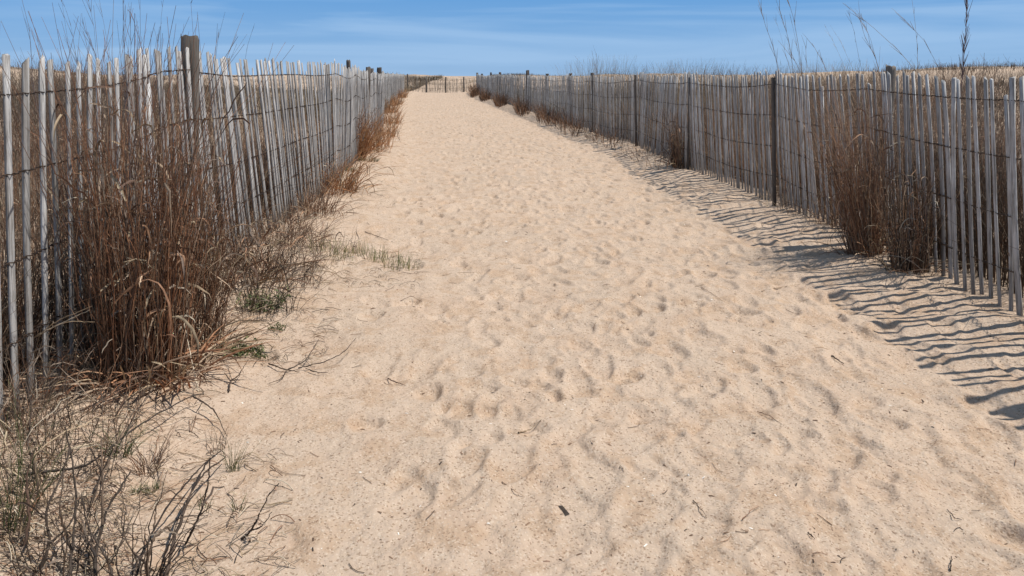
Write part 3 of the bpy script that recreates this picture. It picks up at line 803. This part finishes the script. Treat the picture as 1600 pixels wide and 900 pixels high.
reed_at(1425, 1411, 42, 6.2, 'slender upright reed between the two bent ones', n=1, fl=.1, fluff=8, rs=.0024, pal=GREYB)
reed_at(1476, 1415, 34, 5.4, 'arched reed with drooping seed head over the right slats', n=1, fl=.14, fluff=14, rs=.0026, pal=GREYB)
reed_at(1507, 1520, -25, 5.2, 'dark plumed reed spike reaching the top edge at right', n=1, fl=.11, fluff=120, rs=.0036, pal=np.array([(.13, .09, .09), (.18, .13, .12)]), r0=.004)
reed_at(1533, 1541, 90, 7.2, 'small dark sprig right of the plumed spike', n=1, fl=.1, fluff=14, rs=.003, pal=DARK)
reed_at(940, 938, 82, 17.5, 'thin stalk over the dune tuft behind the right fence', n=2, fl=.25, fluff=8, rs=.005, pal=GREYB)

# --- grass of the dunes beyond the fences (nobody could count it)
def dune_grass(name, side, n, rg):
    xs, ys = [], []
    while len(xs) < n:
        m = 4000
        d = 60 * rg.random(m) ** 2.3 + .2
        y = 1.5 + 85 * rg.random(m) ** 1.5
        x = XL(y) - d if side < 0 else XR(y) + d
        if side == 0: x = rg.uniform(-14, 3, m); y = rg.uniform(58.3, 80, m)
        keep = (np.abs(x) < .74 * y + 1.2) & (rg.random(m) < np.clip(1.6 * (fbm(x * .55, y * .42, 3, 71) + .30 + (.10 if side > 0 else 0)) * np.clip(1.25 - d / 20, .35, 1) - .04, .01, 1))
        keep &= (y < 40) | (side == 0) | (rg.random(m) < .25)
        xs += list(x[keep]); ys += list(y[keep])
    x = np.array(xs[:n]); y = np.array(ys[:n])
    dist = np.hypot(x, y)
    nearf = np.where(side < 0, XL(y) - x, np.maximum(x - XR(y), 0)); h = (.15 + .22 * rg.random(n)) * (1 + .9 * np.exp(-nearf / 3.0) * (vnoise(x * 1.3, y * 1.1, 15) > .35)) * (1 + .5 * vnoise(x * .4, y * .4, 5)) * np.clip(1.0 - dist / 120, .6, 1)
    z = height(x, y)
    a = rg.uniform(0, 6.28, n); out = np.abs(rg.normal(0, .35, n))
    t = np.linspace(0, 1, 5)[None, :]
    P = np.stack([x[:, None] + (h * out * np.cos(a))[:, None] * t ** 1.5, y[:, None] + (h * out * np.sin(a))[:, None] * t ** 1.5, z[:, None] - .01 + h[:, None] * (t - .3 * out[:, None] * t * t)], -1)
    w = np.clip(.0013 + dist * .00024, .0014, .010)[:, None] * np.linspace(1, .3, 5)[None, :] * rg.uniform(.7, 1.3, (n, 1))
    v, f, per = ribbons(P, w, rg.uniform(0, 3.1, n))
    mixp = np.concatenate([GREYB, GREYB * .8, BROWN[:3], BROWN[:2] * .8, DARK[3:]])
    col = mixp[rg.integers(0, len(mixp), n)]
    col = col * np.array([1.0, 1.02, 1.05])
    fw = (sstep(7, 24, dist) * .8)[:, None]
    olive = np.array([(.22, .19, .135), (.18, .155, .115), (.29, .25, .18), (.14, .12, .095)])[rg.integers(0, 4, n)]
    col = col * (1 - fw) + olive * fw
    dk = sstep(.25, .75, .5 + 1.2 * fbm(x * .33, y * .22, 3, 91))[:, None]
    col = col * (.5 + .95 * dk) * np.array([1.05, 1.0, .92])
    o = link(name, mesh_np(name, v, f, M_GRASS, tint=np.repeat(col, per, 0)))
    return o
tag(dune_grass('dune_grass', -1, 62000, np.random.default_rng(41)), 'dry tan grass covering the dune beyond the left fence', 'dune grass', kind='stuff')
tag(dune_grass('dune_grass', 0, 1800, np.random.default_rng(43)), 'thin dry grass on the sand behind the far end fence', 'dune grass', kind='stuff')
tag(dune_grass('dune_grass', 1, 70000, np.random.default_rng(42)), 'dry brown grass covering the dune beyond the right fence', 'dune grass', kind='stuff')

def sky_scrub():
    """twiggy low bushes on the skyline of the right dune"""
    spots = [(918, 27, 101, 'straw coloured tuft'), (945, 27, 94, 'tallest straw tuft'), (975, 26, 103, 'low brown tuft'), (1015, 25, 97, 'grey twiggy bush'), (1040, 27, 95, 'dense grey twiggy bush'), (1075, 24, 98, 'straw topped bush'),
             (1110, 26, 97, 'dark twiggy bush'), (1145, 24, 101, 'low dark bush'), (1180, 19, 101, 'grey brown bush'), (1285, 24, 98, 'tawny mound of grass'), (1330, 24, 103, 'low mound of grass'), (1235, 24, 105, 'pale grass mound')]
    near = ['nearest the far end', 'with a thin stalk above it', 'right of the tallest straw tuft', 'above the slatted fence centre', 'at the middle of the bushy row', 'in the bushy row', 'right of the straw topped bush', 'near the right end of the row', 'at the right end of the row', 'behind the two short reeds', 'behind the right fence post', 'behind the tall reed bunch']
    for (px, dist, h, what), nr in zip(spots, near):
        d = ray(px, h); x = d[0] * dist / d[1]; h = .92 * (EYE + d[2] * dist / d[1] - gz(x, dist))
        straw = 'straw' in what or 'tawny' in what or 'pale' in what or 'low mound' in what
        grass_clump(0, 0, what + ' on the right dune skyline, ' + nr, 'bush' if 'bush' in what else 'grass clump', 'dune_bush' if 'bush' in what else 'dune_tuft', xy=(x, dist), n=300, r0=.8, h=h * (.95 if straw else .82), hv=.35, lean=.34, bend=.15, droop=.0, pal=STRAW * .8 if straw else np.concatenate([GREYB, DARK[:2]]), nl=0, rs=.004, twigs=0 if straw else 260)
sky_scrub()

def dune_shrubs():
    L = [(20, 12, 108, 'grey brown low shrub on the left dune at the picture edge'), (62, 17, 106, 'dark low shrub on the left dune behind the nearest slats'), (104, 22, 105, 'olive scrub mound on the left dune crest'), (150, 15, 111, 'low brown shrub on the left dune before the big clump'), (200, 24, 106, 'dark scrub on the left dune behind the reeds'), (250, 18, 109, 'grey shrub on the left dune just left of the thick post'), (340, 20, 112, 'brown scrub on the left dune just past the thick post'), (85, 9, 150, 'dark brown shrub low on the left dune slope'), (30, 8, 175, 'rusty shrub half way up the left dune slope'), (135, 11, 138, 'grey shrub on the left dune slope behind the slats'),
         (1210, 17, 106, 'dark scrub on the right dune behind the tall reed bunch'), (1262, 19, 103, 'brown scrub mound on the right dune crest'), (1360, 20, 105, 'grey scrub on the right dune crest behind the post'), (1425, 15, 110, 'low brown shrub on the right dune, left of the plumed spike'), (1490, 18, 108, 'dark shrub on the right dune behind the plumed spike'), (1560, 16, 109, 'grey brown shrub on the right dune at the picture edge'),
         (1450, 9.5, 135, 'brown shrub on the right dune slope seen between slats'), (1530, 8.5, 150, 'rusty shrub low on the right dune slope near the picture edge'), (1330, 11, 130, 'grey brown shrub on the right slope behind the large clump'), (1240, 13, 125, 'dark shrub on the right slope behind the fence'), (1150, 15, 122, 'brown shrub on the right slope behind the fence centre')]
    for k, (px, dist, py, lab) in enumerate(L):
        d = ray(px, py); x = d[0] * dist / d[1]; zt = EYE + d[2] * dist / d[1]; g = gz(x, dist)
        h = float(np.clip(zt - g, .28, .85))
        pal = (np.concatenate([GREYB * .8, DARK[3:]]), np.concatenate([GREYB, BROWN[:2]]), np.concatenate([BROWN[:3], GREYB[:2]]))[k % 3]
        grass_clump(0, 0, lab, 'shrub', 'dune_shrub', xy=(x, dist), n=260, r0=.35 + .035 * dist, h=h, hv=.35, lean=.4, bend=.2, droop=.0, pal=pal, nl=0, rs=.0012 + .00022 * dist, twigs=180, flat=.7)
dune_shrubs()

# ------------------------------------------------------------------ foreground left: dead stems, litter, sprouts
def stem_thing(name, label, cat, branches, rad=.0035, pal=DARK, seed=1, sides=5):
    """branches: lists of (px, py, height above the sand)"""
    rg = np.random.default_rng(seed)
    pts = [[at3(a, b, c) for a, b, c in br] for br in branches]
    x0, y0, z0 = pts[0][0]
    root = empty(name, (x0, y0, 0), label, cat)
    for k, br in enumerate(pts):
        p = np.array(br); p[:, 0] -= x0; p[:, 1] -= y0
        s = np.linspace(0, 1, len(p)); t = np.linspace(0, 1, 6 * len(p))
        q = np.stack([np.interp(t, s, p[:, i]) for i in range(3)], 1)
        for _ in range(3): q[1:-1] = (q[:-2] + q[1:-1] * 2 + q[2:]) / 4
        q[1:-1] += rg.normal(0, .0010, q[1:-1].shape)
        r_ = (rad if k == 0 else rad * .7) * np.linspace(1, .4, len(q))[None]
        r_ = r_ * (1 + .15 * rg.normal(0, 1, r_.shape))
        v, f, per = tubes(q[None], r_, sides)
        link('stem' if k == 0 else 'branch', mesh_np('stem', v, f, M_TWIG, smooth=True, tint=np.repeat(pick(pal, 1, rg), per, 0)), root)
    return root
stem_thing('dead_stem', 'thick dark dead stem curving up and right from the bottom edge at left', 'dead stem', [[(255, 925, .0), (270, 850, .05), (287, 800, .09), (300, 765, .10), (322, 735, .08), (352, 715, .02)], [(300, 765, .10), (325, 720, .12), (345, 705, .10)]], .0052, seed=1)
stem_thing('dead_stem', 'forked dead stem rising from the bottom edge with two dark prongs', 'dead stem', [[(150, 930, .0), (148, 870, .05), (165, 800, .10), (190, 760, .14), (205, 735, .15)], [(160, 820, .09), (160, 740, .2), (158, 680, .26)], [(150, 870, .05), (135, 840, .08), (118, 870, .02)]], .0050, seed=2)
stem_thing('dead_stem', 'slender dark dead stem standing up near the left corner', 'dead stem', [[(105, 925, .0), (112, 860, .06), (120, 790, .12), (115, 730, .2), (102, 668, .28)], [(112, 860, .05), (92, 800, .14), (100, 740, .2)]], .0042, seed=3)
stem_thing('fallen_branch', 'long grey stem lying across the litter to the bare sand at left', 'dead stem', [[(20, 742, .03), (85, 735, .03), (138, 728, .03), (195, 680, .05), (240, 650, .07), (300, 618, .05), (318, 615, .05)], [(300, 618, .05), (335, 640, .04), (355, 682, .01)], [(195, 680, .05), (215, 640, .10), (245, 600, .12)]], .0042, seed=4)
stem_thing('fallen_twig', 'forked black twig lying on bare sand right of the green patch', 'twig', [[(420, 568, .01), (445, 577, .012), (468, 581, .01)], [(450, 577, .012), (475, 566, .03), (488, 548, .05), (498, 530, .07)], [(466, 575, .01), (510, 565, .03), (538, 550, .05), (556, 528, .07)], [(447, 580, .01), (440, 592, .01), (418, 600, .01)], [(478, 576, .01), (495, 582, .012), (512, 582, .01)]], .0036, seed=5)
stem_thing('fallen_twig', 'small branching twig on the sand in front of the reddish clump', 'twig', [[(357, 612, .005), (360, 595, .015), (372, 588, .03), (380, 575, .05), (388, 562, .07)], [(360, 595, .015), (350, 582, .03)], [(360, 594, .012), (382, 594, .015)]], .0034, seed=6)
stem_thing('dead_stem', 'dark leaning stem right of the thick one, near its pale leaf tuft', 'dead stem', [[(290, 850, .0), (305, 820, .06), (318, 790, .12), (326, 750, .19), (328, 715, .25)], [(312, 805, .09), (330, 790, .14)]], .0036, seed=7)
stem_thing('dead_stem', 'thin upright forked stem on the bare sand right of the litter', 'dead stem', [[(378, 842, .0), (392, 830, .03), (405, 805, .08), (418, 775, .13), (436, 755, .16)], [(392, 830, .03), (410, 822, .05), (425, 800, .08)]], .0034, seed=8)
stem_thing('straw_stalk', 'pale straw stalk leaning down in front of the reddish clump', 'stalk', [[(310, 612, .0), (303, 580, .06), (295, 540, .14), (285, 490, .25)]], .0026, STRAW[2:3], seed=9)
stem_thing('broken_reed', 'pale broken reed bent across the near left slats', 'reed', [[(10, 550, .1), (50, 530, .22), (95, 505, .34), (140, 484, .42)], [(50, 530, .22), (90, 500, .36), (145, 478, .46)], [(60, 524, .25), (100, 502, .34), (148, 503, .34)]], .003, STRAW[1:3], seed=10)
FG = [
 ('crooked dead stem leaning right over the litter at the left corner', [(60, 900, .0), (78, 850, .07), (70, 800, .14), (98, 740, .2), (112, 690, .26)], [(78, 850, .07), (110, 820, .1), (128, 770, .14)]),
 ('dead stem fanning left from the bottom edge beside the forked one', [(180, 935, .0), (172, 880, .06), (140, 830, .12), (128, 780, .18)], [(172, 880, .06), (190, 850, .1), (196, 800, .16)]),
 ('long dark stem sweeping from the bottom edge to the open sand', [(205, 930, .0), (222, 865, .06), (255, 800, .10), (300, 745, .10), (322, 722, .06)], [(240, 830, .08), (246, 780, .14)]),
 ('short black stem with a hooked tip near the bottom edge', [(235, 925, .0), (228, 880, .06), (240, 840, .11), (262, 822, .12), (270, 835, .09)], [(228, 880, .06), (208, 862, .08)]),
 ('dark stem rising toward the clump foot from the middle of the litter', [(138, 800, .0), (160, 740, .05), (185, 690, .10), (212, 640, .16), (232, 600, .22)], [(160, 740, .05), (140, 700, .12)]),
 ('thin black stem bowing left in front of the nearest slats', [(60, 790, .0), (58, 740, .08), (42, 690, .16), (50, 640, .24), (40, 600, .3)], [(58, 740, .08), (88, 700, .14), (98, 660, .2)]),
 ('brown stem standing between the green tuft and the dark tangle', [(38, 860, .0), (46, 800, .08), (40, 750, .15), (55, 700, .22)], [(46, 800, .08), (66, 770, .12)]),
]
for k_, (lab_, br1, br2) in enumerate(FG):
    stem_thing('dead_stem', lab_, 'dead stem', [br1, br2], (.0046, .0036, .0040)[k_ % 3], DARK if k_ != 6 else BROWN, seed=80 + k_)
def path_twig(px0, py0, px1, py1, label, r=.0022, mid=0., pal=BROWN, seed=0):
    mx, my = (px0 + px1) / 2, (py0 + py1) / 2 + mid
    return stem_thing('twig', label, 'twig', [[(px0, py0, .004), (mx, my, .010), (px1, py1, .004)]], r, pal, seed + 50, 4)
path_twig(785, 752, 818, 774, 'straight dark twig on the sand low in the middle of the path', .0026, seed=1)
path_twig(810, 676, 846, 664, 'tan twig lying on the sand in the middle of the path', .0028, 2, STRAW[3:], seed=2)
path_twig(1183, 643, 1225, 665, 'thin curved stalk on the right half of the path', .0016, -4, seed=3)
path_twig(1300, 556, 1318, 568, 'short dark stick inside a footprint near the striped shadows', .0045, 0, DARK, seed=4)
path_twig(1083, 782, 1105, 802, 'short dark stalk low on the path right of centre', .002, 0, DARK, seed=5)
path_twig(1160, 812, 1186, 792, 'thin bent stalk low on the path at right', .0016, -5, seed=6)
path_twig(606, 593, 634, 602, 'small brown stick on smooth sand left of the footprints', .003, 0, seed=7)
path_twig(692, 430, 748, 430, 'long thin straw on the path beside the green sprouts', .002, -4, BROWN, seed=8)
path_twig(1095, 448, 1150, 482, 'thin straight stalk across the path in the middle distance', .0014, 0, BROWN, seed=9)
path_twig(1190, 455, 1250, 447, 'curving root on the sand near the tips of the shadows', .003, -3, BROWN, seed=10)
path_twig(1480, 796, 1503, 812, 'thin looped stalk at lower right of the path', .0016, 5, DARK, seed=11)
path_twig(1263, 832, 1273, 842, 'tiny dark twig low on the path at right', .0024, 0, DARK, seed=12)
path_twig(626, 470, 660, 476, 'thin stalk on sand right of the dark forked weed', .0016, -2, BROWN, seed=13)
path_twig(1485, 892, 1487, 870, 'short black upright twig piece near the bottom right corner', .002, 0, DARK, seed=14)
path_twig(570, 362, 614, 378, 'dark bit of bark near the sprouts at the left path edge', .003, 0, DARK, seed=15)
def shell():
    x, y, z = at3(1096, 746)
    v, f = slat_mesh(300, .028, .008, .003); v = v * 1.0
    v[:, 2] -= .0; V = np.stack([v[:, 2] * .35, v[:, 0], v[:, 1] + .003], 1)
    o = link('shell_fragment', mesh_np('shell_fragment', V, f, M_SHELL), loc=(x, y, z)); o.rotation_euler = (0, 0, -.3)
    tag(o, 'slim white shell fragment on the sand low on the path', 'shell')
shell()

# clumps of dark stems rising from beyond the bottom edge and the tangle at left
grass_clump(75, 760, 'dark tangled weed stand at the left edge in front of the fence', 'shrub', 'straggly_plant', n=48, r0=.17, h=.32, hv=.4, lean=.35, bend=.25, droop=.05, pal=np.concatenate([DARK, BROWN, GREYB]), nl=36, lpal=GREYB, Ll=.09, rs=.0014, lw=.002, litter=0, twigs=60)
grass_clump(120, 690, 'brown wiry weeds in front of the nearest left slats', 'shrub', 'straggly_plant', n=55, r0=.2, h=.27, hv=.4, lean=.4, bend=.25, droop=.05, pal=np.concatenate([BROWN, DARK]), nl=24, lpal=GREYB, Ll=.08, rs=.0013, lw=.002, litter=0, twigs=40)
grass_clump(30, 660, 'dark weed tangle in the left corner below the short broken slat', 'shrub', 'straggly_plant', n=60, r0=.15, h=.30, hv=.4, lean=.4, bend=.25, droop=.1, pal=np.concatenate([BROWN, DARK]), nl=60, lpal=GREYB, Ll=.09, rs=.0013, lw=.002, litter=40, twigs=50)
grass_clump(5, 830, 'green and straw grass tuft cut by the left picture edge', 'grass clump', 'grass_tuft', n=80, r0=.06, h=.33, hv=.25, lean=.3, bend=.15, droop=.15, pal=np.concatenate([GREEN, STRAW[1:2]]), nl=40, lpal=STRAW, rs=.0014, lw=.0022, Ll=.2)
grass_clump(90, 900, 'dark wiry plant at the bottom edge in the left corner', 'shrub', 'straggly_plant', n=22, r0=.10, h=.24, hv=.35, lean=.35, bend=.3, droop=.05, pal=DARK, nl=14, lpal=GREYB, Ll=.09, rs=.0018, lw=.0024, twigs=40)
grass_clump(215, 915, 'dead leafy plant with strappy dark blades at the bottom edge', 'shrub', 'straggly_plant', n=16, r0=.06, h=.24, hv=.3, lean=.45, bend=.3, droop=.1, pal=DARK, nl=14, lpal=np.concatenate([GREYB, DARK]), Ll=.10, rs=.0024, lw=.0024)
grass_clump(232, 727, 'small brown spreading tuft on sand below the long grey stem', 'grass clump', 'grass_tuft', n=46, r0=.03, h=.13, hv=.35, lean=.9, bend=.3, droop=.2, pal=BROWN, nl=0, rs=.0013)
grass_clump(188, 712, 'green sprouting tuft under the long grey stem', 'grass clump', 'green_sprout', n=40, r0=.035, h=.10, hv=.35, lean=.6, bend=.2, pal=GREEN, nl=0, rs=.0012)
grass_clump(236, 768, 'tiny round green weed on the sand', 'weed', 'green_sprout', n=46, r0=.02, h=.03, hv=.4, lean=.8, bend=.3, pal=GREEN, nl=0, rs=.001)
grass_clump(212, 771, 'smallest green weed left of the tiny round one', 'weed', 'green_sprout', n=26, r0=.012, h=.025, hv=.4, lean=.8, bend=.3, pal=GREEN, nl=0, rs=.001)
grass_clump(362, 735, 'thin green sprout beside the curving dark stem tips', 'weed', 'green_sprout', n=26, r0=.02, h=.09, hv=.4, lean=.3, bend=.2, pal=GREEN, nl=0, rs=.001)
grass_clump(320, 795, 'small green blades on sand right of the thick dark stem', 'weed', 'green_sprout', n=12, r0=.02, h=.05, hv=.4, lean=.4, bend=.2, pal=GREEN, nl=0, rs=.0011)
grass_clump(372, 798, 'fine spiky sprout right of the small green blades', 'weed', 'green_sprout', n=14, r0=.015, h=.04, hv=.4, lean=.6, bend=.2, pal=GREEN, nl=0, rs=.001)
grass_clump(340, 698, 'row of tiny spiky sprouts on the open sand', 'weed', 'green_sprout', n=22, r0=.04, h=.05, hv=.4, lean=.5, bend=.2, pal=GREYB, nl=0, rs=.001)
grass_clump(408, 478, 'leafy dark green weed mat on the left bank', 'weed', 'green_weed', n=150, r0=.11, h=.08, hv=.4, lean=.7, bend=.3, pal=GREEN, nl=130, lpal=GREEN, Ll=.045, rs=.0014, lw=.0042)
grass_clump(378, 553, 'flat dark green weed mat at the foot of the reddish clump', 'weed', 'green_weed', n=180, r0=.09, h=.055, hv=.4, lean=1., bend=.3, pal=GREEN * .8, nl=160, lpal=GREEN, Ll=.035, rs=.0013, lw=.004, flat=.6)
grass_clump(432, 516, 'small green weed between the two green mats', 'weed', 'green_weed', n=40, r0=.04, h=.035, hv=.4, lean=.9, bend=.3, pal=GREEN * .75, nl=30, lpal=GREEN * .8, Ll=.025, rs=.0011, lw=.0025, flat=.6)
grass_clump(543, 275, 'silvery green weed patch below the orange clump', 'weed', 'green_weed', n=120, r0=.22, h=.07, hv=.4, lean=.8, bend=.3, pal=GREYB * .8 + GREEN * .5, nl=0, rs=.003, flat=.7) if False else None
grass_clump(575, 252, 'dark green low weed at the right foot of the orange clump', 'weed', 'green_weed', n=90, r0=.16, h=.06, hv=.4, lean=.8, bend=.3, pal=GREEN * .7, nl=0, rs=.0028, flat=.7)
grass_clump(534, 268, 'pale green low weed below the orange clump', 'weed', 'green_weed', n=90, r0=.2, h=.06, hv=.4, lean=.8, bend=.3, pal=GREEN, nl=0, rs=.0026, flat=.7)
for k, (px, py, lab) in enumerate([(505, 392, 'yellow green sprouts at the left of the sprout row'), (530, 402, 'brightest green sprouts in the middle of the row'), (556, 398, 'thin green sprouts near the row centre'), (582, 405, 'sparse sprouts right of the row centre'), (607, 410, 'yellow sprouts toward the path end of the row'), (632, 417, 'last green sprouts of the row at the path edge')]):
    grass_clump(px, py, lab, 'weed', 'green_sprout', n=42, r0=.10, h=.09, hv=.4, lean=.25, bend=.2, pal=np.concatenate([LIME, GREEN[:1], STRAW[1:2]]), nl=0, rs=.0016, flat=.8)

def sand_litter():
    rg = np.random.default_rng(99)
    # fallen blades on the left bank and around the corner
    n = 2600
    px, py = [], []
    zones = [(0, 200, 640, 900, .22), (0, 330, 640, 900, .14), (300, 520, 330, 560, .30), (470, 660, 380, 440, .08), (330, 450, 690, 900, .03), (520, 620, 240, 330, .06), (100, 330, 560, 660, .06)]
    for a, b, c, d, w in zones:
        m = int(n * w)
        q = rg.random(m)
        px.append(a + (b - a) * (q ** 1.15)); py.append(rg.uniform(c, d, m))
    px = np.concatenate(px); py = np.concatenate(py)
    u = (px - 800) / FPX; v = (HOR - py) / FPX
    dz = -ST + v * CT; t = (.05 - EYE) / dz; X = u * t; Y = (CT + v * ST) * t
    m = len(X); a = rg.uniform(-.9, .9, m) + (rg.random(m) < .45) * rg.uniform(0, 3.1, m); L = rg.uniform(.02, .12, m)
    s = np.linspace(-.5, .5, 6)[None, :]; cv = rg.normal(0, .35, m)[:, None]
    PX = X[:, None] + L[:, None] * (np.cos(a)[:, None] * s - np.sin(a)[:, None] * cv * s * s)
    PY = Y[:, None] + L[:, None] * (np.sin(a)[:, None] * s + np.cos(a)[:, None] * cv * s * s)
    PZ = height(PX.ravel(), PY.ravel()).reshape(PX.shape) + .003 + rg.random((m, 1)) * .02 * (.25 - s * s) * 4
    vv, ff, per = tubes(np.stack([PX, PY, PZ], -1), np.full(PX.shape, .0011) * rg.uniform(.6, 1.5, (m, 1)), 3)
    pal = np.concatenate([GREYB, BROWN, DARK[:2], STRAW, STRAW[1:]])
    tag(link('grass_litter', mesh_np('grass_litter', vv, ff, M_GRASS, tint=np.repeat(pick(pal, m, rg), per, 0))), 'fallen dry blades and stalks scattered over the left bank', 'litter', kind='stuff')
    # small dark bits and pale shell crumbs all over the path
    m = 11000
    y = 1.6 + 16 * rg.random(m) ** 1.9
    x = XL(y) + (XR(y) - XL(y)) * rg.random(m)
    z = height(x, y)
    kp = rg.random(m) < np.clip(.45 - (z - hbase(x, y)) * 45 + .5 * fbm(x * 1.2, y * 1.2, 2, 12), .06, 1)
    x, y, z = x[kp], y[kp], z[kp]; m = len(x)
    sz = rg.lognormal(math.log(.0019), .45, m) * np.clip(.8 + y * .06, 1, 1.8)
    base = np.array([(-1, -.5, 0), (1, -.6, 0), (.9, .6, 0), (-.9, .5, 0), (0, 0, .7)])
    a = rg.uniform(0, 6.28, m); el = rg.uniform(1, 2.6, m)
    bx = base[None, :, 0] * el[:, None]; by = base[None, :, 1] + 0 * bx
    V = np.stack([x[:, None] + sz[:, None] * (bx * np.cos(a)[:, None] - by * np.sin(a)[:, None]),
                  y[:, None] + sz[:, None] * (bx * np.sin(a)[:, None] + by * np.cos(a)[:, None]),
                  z[:, None] + .0008 + sz[:, None] * base[None, :, 2]], -1).reshape(-1, 3)
    f = np.array([(0, 1, 4), (1, 2, 4), (2, 3, 4), (3, 0, 4)])
    F = (np.arange(m)[:, None, None] * 5 + f[None]).reshape(-1, 3)
    pal = np.array([(.10, .06, .04), (.16, .10, .065), (.06, .045, .035), (.22, .14, .09), (.30, .19, .13), (.75, .70, .62)])
    c = pal[rg.choice(6, m, p=[.2, .24, .14, .2, .16, .06])]
    tag(link('sand_debris', mesh_np('sand_debris', V, F, M_TWIG, tint=np.repeat(c, 5, 0))), 'tiny dark crumbs and shell bits strewn over the sand path', 'debris', kind='stuff')
    # thin short straws on the path
    m = 420
    y = 1.7 + 22 * rg.random(m) ** 1.6; x = XL(y) + (XR(y) - XL(y)) * rg.random(m) ** 1.15
    a = rg.uniform(0, 3.14, m); L = rg.uniform(.012, .06, m) * np.clip(.8 + y * .06, 1, 1.8)
    s = np.linspace(-.5, .5, 4)[None, :]; cv = rg.normal(0, .3, m)[:, None]
    PX = x[:, None] + L[:, None] * (np.cos(a)[:, None] * s - np.sin(a)[:, None] * cv * s * s); PY = y[:, None] + L[:, None] * (np.sin(a)[:, None] * s + np.cos(a)[:, None] * cv * s * s)
    PZ = height(PX.ravel(), PY.ravel()).reshape(PX.shape) + .003
    vv, ff, per = tubes(np.stack([PX, PY, PZ], -1), np.full(PX.shape, .0010) * np.clip(.8 + y * .06, 1, 1.8)[:, None], 3)
    tag(link('straw_bits', mesh_np('straw_bits', vv, ff, M_TWIG, tint=np.repeat(pick(np.concatenate([BROWN, DARK]), m, rg), per, 0))), 'short straws and fibres scattered over the trodden sand', 'debris', kind='stuff')
sand_litter()
print('TRIS', sum(len(m.polygons) * 2 for m in bpy.data.meshes))
